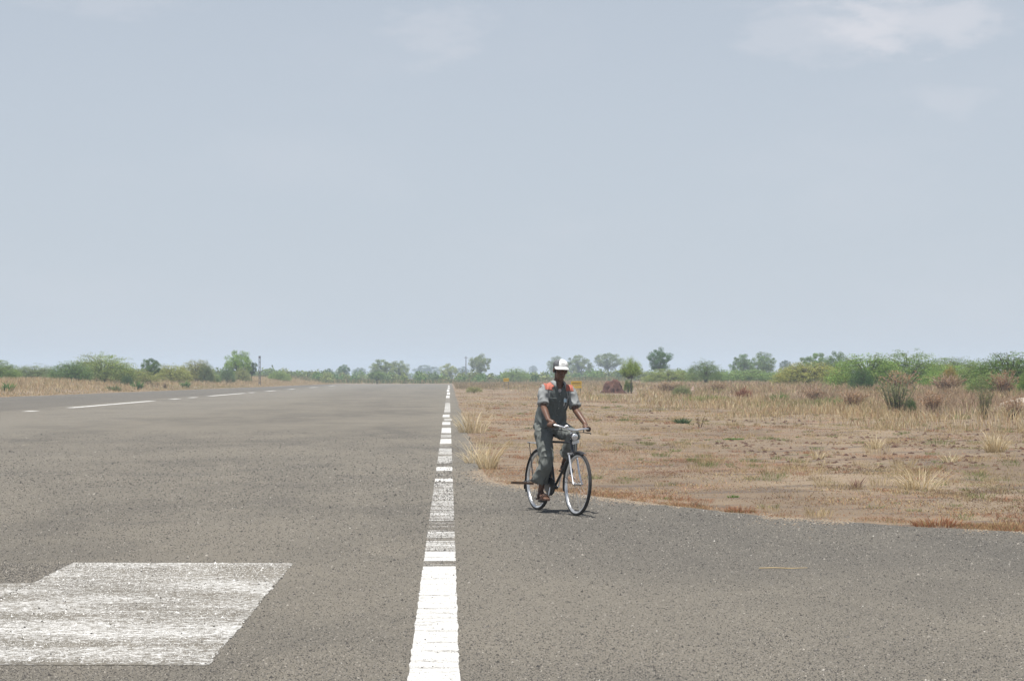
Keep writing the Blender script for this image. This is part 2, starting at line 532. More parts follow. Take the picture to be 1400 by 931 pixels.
# stone chips standing out of the seal, thinning with distance
def chips():
    n = 195000
    Y = 10.0 / (1 - rng.random(n) * (1 - 10. / 62))          # density falls with the square of distance
    X = (rng.random(n) * .50 - .225) * Y
    m_ = 52000                                             # the seal is as rough under the paint
    Y = np.concatenate([Y, 11.85 + 6.35 * rng.random(m_), 10.2 / (1 - rng.random(9000) * (1 - 10.2 / 40))])
    X = np.concatenate([X, -4.2 + 2.9 * rng.random(m_), -.21 + .26 * rng.random(9000)])
    n = len(X)
    ok = (X < right_edge(Y) - .05)
    X, Y = X[ok], Y[ok]; n = len(X)
    s = rng.uniform(.0035, .0080, n) * (1 + (rng.random(n) < .02) * rng.uniform(.3, 1.1, n)) * np.clip(Y / 17, .9, 2.0)
    ang = rng.random(n) * 6.283
    base = np.stack([X, Y, np.full(n, -.001)], -1)
    v = np.zeros((n, 5, 3))
    for k in range(4):
        a = ang + k * 1.5708
        rr = s * rng.uniform(.7, 1.3, n)
        v[:, k] = base + np.stack([np.cos(a) * rr, np.sin(a) * rr, np.zeros(n)], -1)
    v[:, 4] = base + np.stack([rng.normal(0, .3, n) * s, rng.normal(0, .3, n) * s, s * rng.uniform(.6, 1.2, n)], -1)
    i = np.arange(n)[:, None] * 5
    t = np.concatenate([i + np.array([[k, (k + 1) % 4, 4]]) for k in range(4)])
    pal = np.array([(.05, .047, .044), (.10, .094, .086), (.15, .14, .125), (.20, .185, .16), (.27, .25, .22), (.5, .48, .44)])
    c = pal[rng.choice(6, n, p=[.43, .25, .15, .12, .049, .001])] * rng.uniform(.85, 1.15, (n, 1))
    blk = (Y > 11.87) & (Y < 18.2) & (X < -1.31) & (X > np.where(Y < 16.35, -5.6, -3.15))
    bar = np.zeros(n, bool)
    for a, b_, k in LINE:
        if k == 'p': bar |= (Y < F * EYE / (a - 514)) & (Y > F * EYE / (b_ - 514)) & (X > -.21) & (X < .05)
    wh = (blk & (rng.random(n) < .55)) | (bar & (rng.random(n) < .82))
    c[wh] = np.array((.60, .595, .575)) * rng.uniform(.8, 1.08, (wh.sum(), 1))
    o = link("stone_chips", np_mesh("stone_chips", v.reshape(-1, 3), None, t, np.repeat(c, 5, 0)), None, M['chip'])
    tag(o, "small grey stone chips standing out of the asphalt", "gravel", kind='stuff')
chips()

# ------------------------------------------------------------------ grasses
def blades(X, Y, H, W, lean, C, Z=None, ang=None, bendvar=1.):
    """one kite-shaped bent blade for each root; returns verts, quads, colours"""
    n = len(X)
    if Z is None: Z = terrain(X, Y)
    a = rng.random(n) * 6.283 if ang is None else ang
    f = rng.random(n) * 6.283                         # facing of the blade's width
    d = np.stack([np.cos(a), np.sin(a), np.zeros(n)], -1)
    s = np.stack([np.cos(f), np.sin(f), np.zeros(n)], -1) * W[:, None] * .5
    b = np.stack([X, Y, Z - .01], -1)
    mid = b + np.stack([np.zeros(n), np.zeros(n), H * .55], -1) + d * (H * lean * .25)[:, None]
    tip = b + np.stack([np.zeros(n), np.zeros(n), H * (1 - .25 * np.abs(lean))], -1) + d * (H * lean)[:, None]
    v = np.stack([b, mid + s, tip, mid - s], 1).reshape(-1, 3)
    q = np.arange(n)[:, None] * 4 + np.array([[0, 1, 2, 3]])
    return v, q, np.repeat(C, 4, 0)

def pal(n, colours, p, var=.18):
    c = np.array(colours)[rng.choice(len(colours), n, p=p)]
    return c * rng.uniform(1 - var, 1 + var, (n, 1))

STRAW = (.44, .335, .18); PALE = (.57, .465, .30); RUST = (.29, .135, .075); OLIVE = (.20, .185, .085); GREEN = (.12, .20, .05); DUN = (.25, .18, .115)

def vnoise(X, Y, s, seed=0):
    """cheap smooth noise 0..1"""
    r = np.random.default_rng(seed); z = 0
    for k in range(5):
        a, b_, c = r.uniform(-1, 1, 2) * s * (1 + k * .6), r.uniform(0, 6.28), 1 / (1 + .5 * k)
        z = z + c * np.sin(X * a[0] * 6.28 + Y * a[1] * 3.4 + b_ + 1.5 * np.sin(X * a[1] * 3 + k))
    return .5 + .5 * np.tanh(z * .8)

def wedge(n, y0, y1, xmin, xmax, pw=2.):
    """roots spread over the camera's field, denser near"""
    u = rng.random(n)
    Y = 1 / ((1 / y0) + u * (1 / y1 - 1 / y0)) if pw == 2. else y0 + (y1 - y0) * u
    X = rng.random(n) * (xmax - xmin) + xmin
    return X, Y

def mown_strip():
    X, Y = wedge(460000, 20.5, 330, 0.2, 17)
    e = right_edge(Y)
    vis = (X > e + .03 + .12 * rng.random(len(X))) & (X < .275 * Y + 1)
    nz = vnoise(X, Y, .13, 2); nz2 = vnoise(X, Y, .5, 5); nz3 = vnoise(X, Y, 1.3, 6)
    keep = vis & (rng.random(len(X)) < .12 + .88 * smooth(.35, .75, .4 * nz + .35 * nz2 + .25 * nz3))
    X, Y = X[keep], Y[keep]; n = len(X)
    red = smooth(.47, .74, .6 * vnoise(X, Y, .09, 8) + .4 * vnoise(X, Y, .6, 88)); gr = smooth(.62, .85, .6 * vnoise(X, Y, .12, 9) + .4 * vnoise(X, Y, .5, 99))
    dk = smooth(.55, .85, vnoise(X, Y, .3, 10))
    C = pal(n, [STRAW, DUN, (.33, .18, .11), OLIVE, (.13, .10, .08)], [.30, .28, .20, .10, .12])
    C = C * (1 - .7 * red[:, None]) + np.array((.36, .185, .115)) * .7 * red[:, None] * rng.uniform(.7, 1.3, (n, 1))
    C = C * (1 - .7 * gr[:, None]) + np.array((.23, .235, .105)) * .7 * gr[:, None] * rng.uniform(.7, 1.3, (n, 1))
    C = C * (1 - .35 * dk[:, None])
    st = smooth(.45, .7, vnoise(X, Y, .2, 14)) * smooth(35, 60, Y) * .6
    C = C * (1 - st[:, None]) + np.array((.42, .32, .18)) * st[:, None]
    rim = np.exp(-(X - right_edge(Y)) / 1.3) * smooth(45, 33, Y) * .6
    C = C * (1 - rim[:, None]) + np.array((.37, .19, .115)) * rng.uniform(.75, 1.25, (n, 1)) * rim[:, None]
    C = C * 1.12
    H = rng.uniform(.015, .06, n) * (.6 + .7 * vnoise(X, Y, .3, 12)) * np.clip(Y / 55, 1, 1.6)
    v, q, c = blades(X, Y, H, rng.uniform(.005, .013, n) * np.clip(Y / 40, 1, 3.5), rng.uniform(.4, 2.0, n), C)
    o = link("mown_stubble", np_mesh("mown_stubble", v, q, None, c), None, M['grass'])
    tag(o, "short dry reddish stubble over the mown strip beside the runway", "grass", kind='stuff')
mown_strip()

def edge_fringe():
    """low rusty growth along the rim of the taxiway"""
    n = 60000
    t = rng.random(n)
    s = rng.random(n)
    ex = np.where(t < .75, np.interp(t / .75, np.linspace(0, 1, 8), [1.1, 2.04, 2.75, 3.56, 4.85, 5.8, 7.2, 9.0]), .55)
    ey = np.where(t < .75, np.interp(t / .75, np.linspace(0, 1, 8), [30.4, 28., 26.1, 24.25, 22.6, 21.9, 21.3, 20.8]), 31.5 + 60 * s ** 2)
    off = np.abs(rng.normal(0, .75, n)) + .02
    X, Y = ex + off * .75, ey + off * .65
    d = vnoise(X, Y, .55, 21)
    keep = (rng.random(n) < smooth(.3, .75, d)) & (X > right_edge(Y) + .03)
    X, Y, d = X[keep], Y[keep], d[keep]; n = len(X)
    near = smooth(2.5, 5., X)
    C = pal(n, [STRAW, (.33, .17, .10), (.42, .24, .14), OLIVE, DUN], [.25, .22, .28, .10, .15])
    H = rng.uniform(.015, .065, n) * (.4 + .9 * d) * (1 + .5 * near * smooth(.6, .9, d)) * np.exp(-off[keep] * .5)
    v, q, c = blades(X, Y, H, rng.uniform(.003, .007, n), rng.uniform(.2, 1.5, n), C)
    o = link("verge_fringe", np_mesh("verge_fringe", v, q, None, c), None, M['grass'])
    tag(o, "rusty dry low growth along the rim of the taxiway", "grass", kind='stuff')
edge_fringe()

def tall_field():
    X, Y = wedge(380000, 40, 330, 4.5, 62)
    b_ = np.interp(Y, [45, 58, 80, 110, 200], [15.5, 14., 10.5, 8.2, 6.5]) + 3.5 * (vnoise(X, Y, .03, 31) - .5) + 3 * (vnoise(X, Y, .15, 32) - .5)
    grow = smooth(-1.2, 3.5, X - b_)
    clear = (np.abs(X / Y - .0765) < .0105) & (Y > 150) & (Y < 194)
    keep = ~clear & (X < .28 * Y + 1) & (rng.random(len(X)) < grow * (.25 + .75 * smooth(.3, .7, vnoise(X, Y, .2, 33))))
    X, Y, grow = X[keep], Y[keep], grow[keep]; n = len(X)
    kind = vnoise(X, Y, .05, 35)
    C = pal(n, [STRAW, PALE, (.34, .24, .15), (.38, .22, .14), OLIVE], [.36, .30, .18, .08, .08])
    br = smooth(.62, .85, kind) * .55 * smooth(14, 20, X) + .22 * smooth(17, 30, X)
    br = np.clip(br, 0, .6)
    C = C * (1 - br[:, None]) + pal(n, [(.29, .195, .135), (.34, .235, .16), (.22, .15, .11)], [.4, .35, .25]) * br[:, None]
    gr = smooth(.8, .95, vnoise(X, Y, .11, 36))
    C = C * (1 - .7 * gr[:, None]) + np.array((.20, .23, .08)) * .7 * gr[:, None]
    C = np.minimum(C * 1.22, .72)
    H = rng.uniform(.18, .58, n) * (.35 + .65 * grow) * (.7 + .6 * vnoise(X, Y, .22, 37)) * (1 + .1 * smooth(18, 30, X))
    v, q, c = blades(X, Y, H, rng.uniform(.010, .022, n) * np.clip(Y / 70, .7, 2.4), rng.uniform(.05, .7, n), C)
    o = link("dry_tall_grass", np_mesh("dry_tall_grass", v, q, None, c), None, M['grass'])
    tag(o, "tall straw coloured dry grass filling the field on the right", "grass", kind='stuff')
tall_field()

def far_right_grass():
    X, Y = wedge(60000, 240, 440, .8, 26)
    keep = (X < .1 * Y) & (rng.random(len(X)) < .25 + .75 * smooth(.35, .7, vnoise(X, Y, .1, 41)))
    X, Y = X[keep], Y[keep]; n = len(X)
    C = pal(n, [STRAW, PALE, DUN, OLIVE], [.42, .2, .28, .10])
    v, q, c = blades(X, Y, rng.uniform(.2, .62, n) * smooth(235, 330, Y), rng.uniform(.04, .08, n), rng.uniform(.05, .6, n), C)
    o = link("far_verge_grass", np_mesh("far_verge_grass", v, q, None, c), None, M['grass'])
    tag(o, "band of pale dry grass beyond the mown strip at the runway's far right", "grass", kind='stuff')
far_right_grass()

def left_grass():
    n = 150000
    Y = rng.uniform(140, 470, n) ; X = left_edge(Y) - .3 - np.abs(rng.normal(0, 20, n))
    keep = (X > -.235 * Y - 3) & (rng.random(n) < .35 + .65 * smooth(.3, .7, vnoise(X, Y, .09, 51)))
    X, Y = X[keep], Y[keep]; n = len(X)
    C = pal(n, [STRAW, PALE, (.46, .32, .19), (.36, .26, .16), OLIVE], [.36, .34, .18, .06, .06])
    gr = smooth(.8, .95, vnoise(X, Y, .06, 52))
    C = C * (1 - .5 * gr[:, None]) + np.array((.20, .22, .09)) * .5 * gr[:, None]
    grow = smooth(0, 7, left_edge(Y) - X)
    C = np.minimum(C * 1.25, .75)
    H = rng.uniform(.25, .8, n) * (.25 + .75 * grow)
    v, q, c = blades(X, Y, H, rng.uniform(.03, .06, n), rng.uniform(.05, .6, n), C)
    o = link("left_verge_grass", np_mesh("left_verge_grass", v, q, None, c), None, M['grass'])
    tag(o, "band of dry straw grass along the runway's left side", "grass", kind='stuff')
    # dry grass and weeds closing off the far end
    n = 30000
    X = rng.uniform(-95, 60, n); Y = rng.uniform(421.5, 560, n)
    C = pal(n, [(.24, .24, .10), STRAW, (.16, .19, .075)], [.45, .2, .35])
    v, q, c = blades(X, Y, rng.uniform(.4, 1.2, n), rng.uniform(.06, .14, n), rng.uniform(.05, .6, n), C)
    o = link("end_grass", np_mesh("end_grass", v, q, None, c), None, M['grass'])
    tag(o, "olive and straw grass closing off the far end of the runway", "grass", kind='stuff')
left_grass()

def edge_grit():
    """soil and small stones washed over the broken rim of the asphalt"""
    n = 26000
    i = rng.choice(len(EDGE) - 3, n, p=np.array([.08, .12, .06, .08, .12, .12, .12, .12, .08, .06, .04])[:len(EDGE) - 3] / sum([.08, .12, .06, .08, .12, .12, .12, .12, .08, .06, .04][:len(EDGE) - 3])) + 1
    t = rng.random(n)
    P = EDGE[i] * (1 - t)[:, None] + EDGE[np.minimum(i + 1, len(EDGE) - 1)] * t[:, None]
    off = rng.normal(.02, .16, n) - (rng.random(n) < .15) * rng.exponential(.3, n)
    X = P[:, 0] + off * .75; Y = P[:, 1] + off * .65
    k = vnoise(X, Y, .6, 121) + .3 * rng.random(n) > .45
    X, Y = X[k], Y[k]; n = len(X)
    s = rng.uniform(.004, .014, n); ang = rng.random(n) * 6.283
    base = np.stack([X, Y, np.maximum(terrain(X, Y), np.where(X < right_edge(Y), 0., -.02)) - .001], -1)
    v = np.zeros((n, 5, 3))
    for q in range(4):
        a = ang + q * 1.5708; rr = s * rng.uniform(.7, 1.4, n)
        v[:, q] = base + np.stack([np.cos(a) * rr, np.sin(a) * rr, np.zeros(n)], -1)
    v[:, 4] = base + np.stack([np.zeros(n), np.zeros(n), s * rng.uniform(.4, .8, n)], -1)
    j = np.arange(n)[:, None] * 5
    tr = np.concatenate([j + np.array([[q, (q + 1) % 4, 4]]) for q in range(4)])
    c = pal(n, [(.24, .19, .135), (.19, .14, .10), (.30, .25, .19), (.13, .12, .105)], [.4, .25, .2, .15])
    o = link("edge_grit", np_mesh("edge_grit", v.reshape(-1, 3), None, tr, np.repeat(c, 5, 0)), None, M['chip'])
    tag(o, "brown grit washed over the broken rim of the asphalt", "gravel", kind='stuff')
edge_grit()

def scattered_tufts():
    """ankle-high tufts, gold, green and rusty, all over the mown strip"""
    m_ = 2600
    cx, cy = wedge(m_, 22.5, 130, .7, 19)
    k = (cx > right_edge(cy) + .25) & (cx < .275 * cy + .5) & (vnoise(cx, cy, .25, 131) + .5 * rng.random(m_) > .62)
    cx, cy = cx[k], cy[k]; m_ = len(cx)
    size = rng.gamma(2.2, .45, m_) ; kind = rng.choice(4, m_, p=[.50, .20, .17, .13])
    kind = np.where((vnoise(cx, cy, .12, 132) > .62) & (rng.random(m_) < .6), 1, kind)
    kind = np.where((cx - right_edge(cy) < 1.6) & (rng.random(m_) < .55), 2, kind)
    nb = np.clip((14 + 26 * size), 10, 90).astype(int)
    ii = np.repeat(np.arange(m_), nb); n = len(ii)
    rad = .05 + .055 * size[ii]; a = rng.random(n) * 6.283; r_ = rad * np.sqrt(rng.random(n))
    X, Y = cx[ii] + np.cos(a) * r_, cy[ii] + np.sin(a) * r_
    base = np.array([(.46, .36, .21), (.20, .23, .085), (.38, .20, .12), (.27, .20, .13)])[kind[ii]]
    C = base * rng.uniform(.7, 1.25, (n, 1))
    hh = np.array([.12, .07, .065, .09])[kind[ii]] * (.4 + .55 * size[ii])
    v, q, c = blades(X, Y, hh * rng.uniform(.5, 1.2, n), rng.uniform(.004, .008, n) * np.clip(cy[ii] / 35, 1, 3), rng.uniform(.2, 1.2, n), C, ang=a + rng.normal(0, .5, n))
    o = link("scattered_tufts", np_mesh("scattered_tufts", v, q, None, c), None, M['grass'])
    tag(o, "ankle-high gold, green and rusty tufts scattered over the mown strip", "grass", kind='stuff')
scattered_tufts()

def clods():
    n = 2600
    X, Y = wedge(n, 36, 95, 6, 24)
    keep = (X < .27 * Y) & (vnoise(X, Y, .12, 61) > .45)
    X, Y = X[keep], Y[keep]; n = len(X)
    s = rng.uniform(.02, .06, n) * np.clip(Y / 60, 1, 1.4); Z = terrain(X, Y)
    base = np.array([(math.cos(k * 1.0472), math.sin(k * 1.0472), 0) for k in range(6)] + [(.55 * math.cos(k * 2.09 + .4), .55 * math.sin(k * 2.09 + .4), .55) for k in range(3)] + [(0, 0, .75)])
    v = base[None] * rng.uniform(.6, 1.35, (n, 10, 1)) * s[:, None, None] * np.array([1.2, 1, 1.1]) + np.stack([X, Y, Z - .008], -1)[:, None]
    tr = [(0, 1, 6), (1, 2, 6), (2, 7, 6), (2, 3, 7), (3, 4, 7), (4, 8, 7), (4, 5, 8), (5, 0, 8), (0, 6, 8), (6, 7, 9), (7, 8, 9), (8, 6, 9)]
    t = (np.arange(n)[:, None, None] * 10 + np.array(tr)[None]).reshape(-1, 3)
    c = pal(n, [(.07, .04, .03), (.10, .06, .042), (.15, .10, .07)], [.45, .35, .2])
    o = link("soil_clods", np_mesh("soil_clods", v.reshape(-1, 3), None, t, np.repeat(c, 10, 0)), None, M['chip'])
    tag(o, "dark reddish soil clods strewn before the tall grass", "soil", kind='stuff')
clods()

# ------------------------------------------------------------------ tussocks and weeds one can pick out
def tussock(name, label, cat, px, py, h, spread, n, colours, p, fan=.8, w=.006, group=None, zoff=0., Y=None):
    """py: where the roots meet the ground; h height, spread radius of the root patch"""
    z = 0.
    if Y is None:
        for _ in range(4):
            X, Y = pt(px, py, z); z = float(terrain(X, Y))
    else:
        X = (px - 614) * Y / F; z = float(terrain(X, Y))
    r = random.Random(int(px * 13 + py))
    v, q, c = [], [], []
    for i in range(n):
        a = r.uniform(0, 6.283); rad = spread * math.sqrt(r.random())
        bx, by = math.cos(a) * rad, math.sin(a) * rad * .8
        hh = h * r.uniform(.45, 1.1) * (1.05 - .45 * rad / max(spread, .01))
        ln = fan * (r.uniform(.1, .5) + .6 * rad / max(spread, .01)) * hh
        b = a + r.gauss(0, .6); ww = w * r.uniform(.6, 1.2)
        sx, sy = -math.sin(b + r.gauss(0, .8)) * ww, math.cos(b + r.gauss(0, .8)) * ww
        col = np.array(colours[r.choices(range(len(colours)), p)[0]]) * r.uniform(.8, 1.2)
        k0 = len(v)
        droop = r.uniform(.0, .35)
        for t, wd in ((0, 1.), (.4, .9), (.75, .6), (1., .08)):
            x = bx + math.cos(b) * ln * t ** 1.6; y = by + math.sin(b) * ln * t ** 1.6
            zz = hh * (t - droop * t ** 3)
            v += [(x + sx * wd, y + sy * wd, zz - .01), (x - sx * wd, y - sy * wd, zz - .01)]; c += [col, col]
        for k in range(3): q.append((k0 + 2 * k, k0 + 2 * k + 1, k0 + 2 * k + 3, k0 + 2 * k + 2))
    o = link(name, np_mesh(name, v, q, None, np.array(c)), None, M['grass'])
    o.location = (X, Y, z + zoff)
    return tag(o, label, cat, group)

SP = ([(.66, .56, .38), PALE, STRAW], [.45, .35, .2])
G1 = "dry tussocks standing out of the grass"
tussock("grass_tussock", "tall pale tussock close beside the white edge line, its blades hanging over the line", "grass tussock", 667, 641, .80, .15, 130, *SP, fan=.85, group=G1)
tussock("grass_tussock", "leaning pale tussock just left of the tallest one by the edge line", "grass tussock", 650, 634, .60, .17, 80, *SP, fan=1.3, group=G1)
tussock("grass_tussock", "pale tussock farther along the edge line, behind the two nearest ones", "grass tussock", 646, 592, .95, .38, 150, *SP, fan=.85, w=.008, group=G1)
tussock("grass_tussock", "broad straw tussock alone on bare soil at right, nearest the taxiway", "grass tussock", 1258, 669, .46, .28, 130, *SP, fan=1.4, group=G1)
tussock("grass_tussock", "small wiry reddish tussock left of the broad straw one", "grass tussock", 1170, 668, .30, .07, 46, [PALE, (.25, .14, .11), (.2, .12, .1)], [.35, .35, .3], fan=1.0, w=.005, group=G1)
tussock("grass_tussock", "tall straw tussock with a dark top at the far right edge", "grass tussock", 1361, 618, .62, .20, 160, *SP, fan=.8, w=.008, group=G1)
tussock("grass_tussock", "thin leaning tussock on bare soil left of the small wiry one", "grass tussock", 1118, 628, .40, .10, 50, *SP, fan=1.0, w=.006, group=G1)
tussock("grass_tussock", "thin straw tussock among dark clods in the middle of the right field", "grass tussock", 1196, 612, .42, .18, 70, *SP, fan=.9, w=.007, group=G1)
tussock("grass_tussock", "small dry tussock between the thin one among clods and the far right edge", "grass tussock", 1300, 632, .28, .12, 60, *SP, fan=1.1, w=.006, group=G1)
tussock("rusty_tuft", "low rusty red tuft at the taxiway rim, right of the straw tussock", "grass tuft", 1285, 719, .155, .30, 420, [RUST, (.38, .18, .10), STRAW], [.5, .35, .15], fan=.9, w=.004, group=G1)
tussock("rusty_tuft", "straw coloured tuft at the taxiway rim in the right corner of the field", "grass tuft", 1368, 722, .13, .22, 200, [STRAW, (.36, .24, .13), RUST], [.5, .35, .15], fan=1.1, w=.004, group=G1)
tussock("rusty_tuft", "thin rusty tuft at the taxiway rim below the small wiry tussock", "grass tuft", 1010, 700, .08, .22, 260, [RUST, (.36, .2, .11), OLIVE], [.5, .3, .2], fan=1.0, w=.004, group=G1)
GRN = ([GREEN, (.16, .25, .07), (.2, .26, .1)], [.4, .35, .25])
G2 = "green weeds in the dry grass"
tussock("green_weed", "dark green low weed on the mown strip right of the cyclist", "weed", 932, 579, .24, .26, 150, [(.06, .11, .05), (.10, .15, .07)], [.5, .5], fan=1.0, w=.014, group=G2)
tussock("green_weed", "bright green flat weed patch lying on bare soil in mid field", "weed", 1003, 601, .07, .26, 320, *GRN, fan=1.2, w=.012, group=G2)
tussock("green_weed", "bright green clump at the foot of the brown scrub, right of centre", "weed", 1138, 556, .62, .9, 260, *GRN, fan=.9, w=.022, group=G2)
tussock("green_weed", "upright green weed left of the brown scrub in the tall grass", "weed", 1066, 549, .72, .42, 190, *GRN, fan=.8, w=.022, group=G2)
tussock("green_weed", "bright green clump in tall grass at the foot of the grey stemmed weed", "weed", 1313, 566, .28, .34, 150, *GRN, fan=.9, w=.016, group=G2)
tussock("green_weed", "yellow green grass patch in the tall field right of the lone small tree", "weed", 968, 548, .55, 1.5, 330, [(.30, .31, .10), (.24, .28, .09)], [.5, .5], fan=.8, w=.03, group=G2)
tussock("green_weed", "tiny green weed at the mown strip's near rim", "weed", 1003, 680, .07, .07, 70, *GRN, fan=1.0, w=.006, group=G2)
tussock("reed_clump", "rust brown upright grass clump in the tall field below the far broad tree", "grass clump", 1016, 543, 1.05, .42, 220, [(.27, .12, .075), (.34, .17, .1)], [.6, .4], fan=.45, w=.03, group=G1)
tussock("green_weed", "light green weed in the left grass strip at the frame's left edge", "weed", 10, 538, 1.1, .45, 130, *GRN, fan=.7, w=.05, Y=184, group=G2)
tussock("green_weed", "bright green small bushlet in the left grass strip under the low dark bush", "weed", 188, 532, 1.3, .5, 130, *GRN, fan=.8, w=.05, Y=234, group=G2)
tussock("green_weed", "bright green small bushlet in the left grass strip below the olive bush", "weed", 253, 533, 1.3, .45, 130, *GRN, fan=.8, w=.05, Y=266, group=G2)
tussock("green_weed", "olive weed low in the left grass strip between its two green bushlets", "weed", 155, 535, .95, .7, 110, [OLIVE, (.2, .24, .1)], [.5, .5], fan=.8, w=.05, Y=216, group=G2)
tussock("dry_weed", "dark dry stalk at the left pavement edge between the green bushlets", "weed", 226, 537, 1.1, .12, 30, [(.12, .08, .05), DUN], [.6, .4], fan=.7, w=.03, Y=248, group=G2)
def fallen_stalk():
    X, Y = pt(1072, 778)
    b = MB().tube([(-.20, .03, .006), (-.08, .0, .012), (.05, -.012, .008), (.19, .0, .012)], [.004, .0045, .004, .002], 5)
    o = b.build("fallen_stalk", simple("straw", STRAW, .8)); o.location = (X, Y, .002)
    tag(o, "single straw stalk lying on the taxiway asphalt", "stalk")
fallen_stalk()

# ------------------------------------------------------------------ trees and bushes
def leaf_quads(P, size, r, flat=.0):
    """diamond leaves at points P, random orientation"""
    n = len(P)
    a = r.normal(size=(n, 3)); a[:, 2] *= (1 - flat); a /= np.linalg.norm(a, axis=1)[:, None]
    b = r.normal(size=(n, 3)); b -= a * (a * b).sum(1)[:, None]; b /= np.linalg.norm(b, axis=1)[:, None]
    s = size * r.uniform(.6, 1.35, (n, 1))
    v = np.stack([P - a * s, P + b * s * .45, P + a * s, P - b * s * .45], 1).reshape(-1, 3)
    return v, np.arange(n)[:, None] * 4 + np.array([[0, 1, 2, 3]])

def leaf_mesh(name, P, size, r, clump=None):
    v, q = leaf_quads(P, size, r)
    n = len(P)
    c = np.ones((n, 3)) * r.uniform(.7, 1.3, (n, 1))
    c[:, 0] *= r.uniform(.85, 1.25, n)
    if clump is not None: c *= clump[:, None]
    return np_mesh(name, v, q, None, np.repeat(c, 4, 0))

def make_spreading(seed, stems=10, twigs=300, per=40, size=.0095, base=.10, arch=.75):
    """thorn-bush: many stems arching out from one root, feathery twigs that nod at the tip"""
    r = np.random.default_rng(seed)
    wood = MB(); P, K = [], []
    lobes = r.uniform(.75, 1.15, 7)
    for s in range(stems):
        a = 6.283 * s / stems + r.uniform(-.3, .3); reach = r.uniform(.18, .36); top = r.uniform(.45, .82)
        pts = [Vector((math.cos(a) * reach * t ** 1.2, math.sin(a) * reach * t ** 1.2, top * (1 - (1 - t) ** 1.7))) for t in (0, .25, .5, .75, 1)]
        wood.tube(pts, [.011, .009, .007, .005, .003], 5)
    for k in range(twigs):
        a = r.uniform(0, 6.283); u = r.random() ** .55
        lob = np.interp((a / 6.283 * 7) % 7, range(8), list(lobes) + [lobes[0]])
        rad = .40 * u * lob
        top = base + (.93 - base) * math.sqrt(max(0, 1 - (u * .93) ** 2.2)) * r.uniform(.72, 1.06) * (.82 + .18 * lob)
        z0 = base * .5 + (top - base * .5) * (r.random() ** .6 if u < .8 else r.uniform(.25, 1))
        d = np.array([math.cos(a), math.sin(a), r.uniform(.0, 1.1)]); d /= np.linalg.norm(d)
        L = r.uniform(.08, .17)
        t = r.random(per)
        p = np.array([math.cos(a) * rad, math.sin(a) * rad, z0]) + d * (L * t)[:, None]
        p[:, 2] -= arch * L * t ** 2 * .6
        p += r.normal(0, .024, (per, 3))
        P.append(p); K.append(np.full(per, r.uniform(.72, 1.28)))
        if z0 > .5 and r.random() < .25:
            q0 = p[0] * 0 + np.array([math.cos(a) * rad, math.sin(a) * rad, z0])
            wood.tube([(q0[0] * .3, q0[1] * .3, q0[2] * .5), q0, q0 + d * L * .6], [.004, .003, .0015], 3)
    P = np.concatenate(P); K = np.concatenate(K)
    P[:, 2] = np.maximum(P[:, 2], .015)
    return wood.mesh("stems"), leaf_mesh("foliage", P, size, r, K)

def make_tree(seed, trunk=.34, cz=.64, rx=.40, rz=.33, clumps=64, per=190, size=.0135, cl=.088, lean=.0, open_=.0):
    """single trunk, forked limbs, crown of separate leaf clumps with gaps between"""
    r = np.random.default_rng(seed)
    wood = MB(); P, K = [], []
    wood.tube([(0, 0, -.01), (lean * .3, .0, trunk * .5), (lean, 0, trunk)], [.030, .022, .018], 7)
    for k in range(clumps):
        th = math.acos(1 - 2 * (k + .5) / clumps); ph = k * 2.39996 + r.uniform(-.5, .5)
        rr = r.uniform(.62, 1.0) if r.random() > .22 else r.uniform(.1, .5)
        c = np.array([math.sin(th) * math.cos(ph) * rx * rr, math.sin(th) * math.sin(ph) * rx * rr, cz + math.cos(th) * rz * rr])
        rc = cl * r.uniform(.65, 1.3)
        dirs = r.normal(size=(per, 3)); dirs /= np.linalg.norm(dirs, axis=1)[:, None]
        p = c + dirs * (rc * r.random((per, 1)) ** .45) * np.array([1, 1, .8])
        P.append(p); K.append(np.full(per, r.uniform(.75, 1.25)))
        if k % 2 == 0:
            mid = np.array([c[0] * .45 + lean, c[1] * .45, trunk + (c[2] - trunk) * .55])
            wood.tube([(lean, 0, trunk - .02), mid, c], [.013, .008, .003], 4)
    return wood.mesh("trunk"), leaf_mesh("crown", np.concatenate(P), size, r, np.concatenate(K))

def make_vase(seed):
    """young tree whose thin branches all strive upward from the top of a bare stem"""
    r = np.random.default_rng(seed); wood = MB(); P, K = [], []
    wood.tube([(0, 0, -.01), (.01, 0, .2), (0, .0, .42)], [.022, .018, .015], 7)
    for k in range(130):
        a = r.uniform(0, 6.283); sp = r.uniform(.05, 1) ** .6
        tip = np.array([math.cos(a) * .40 * sp, math.sin(a) * .40 * sp, .46 + .53 * math.sqrt(max(0, 1 - .93 * sp * sp)) * r.uniform(.5, 1.04)])
        st = np.array([math.cos(a) * .10 * sp, math.sin(a) * .10 * sp, r.uniform(.38, .56)])
        mid = st * .5 + tip * .5 + np.array([math.cos(a), math.sin(a), -.2]) * .06 * sp
        wood.tube([st, mid, tip], [.006, .004, .0015], 3)
        t = r.uniform(.25, 1, 75)[:, None]
        p = (1 - t) ** 2 * st + 2 * t * (1 - t) * mid + t * t * tip + r.normal(0, .03, (75, 3))
        P.append(p); K.append(np.full(75, r.uniform(.75, 1.3)))
    return wood.mesh("trunk"), leaf_mesh("crown", np.concatenate(P), .013, r, np.concatenate(K))

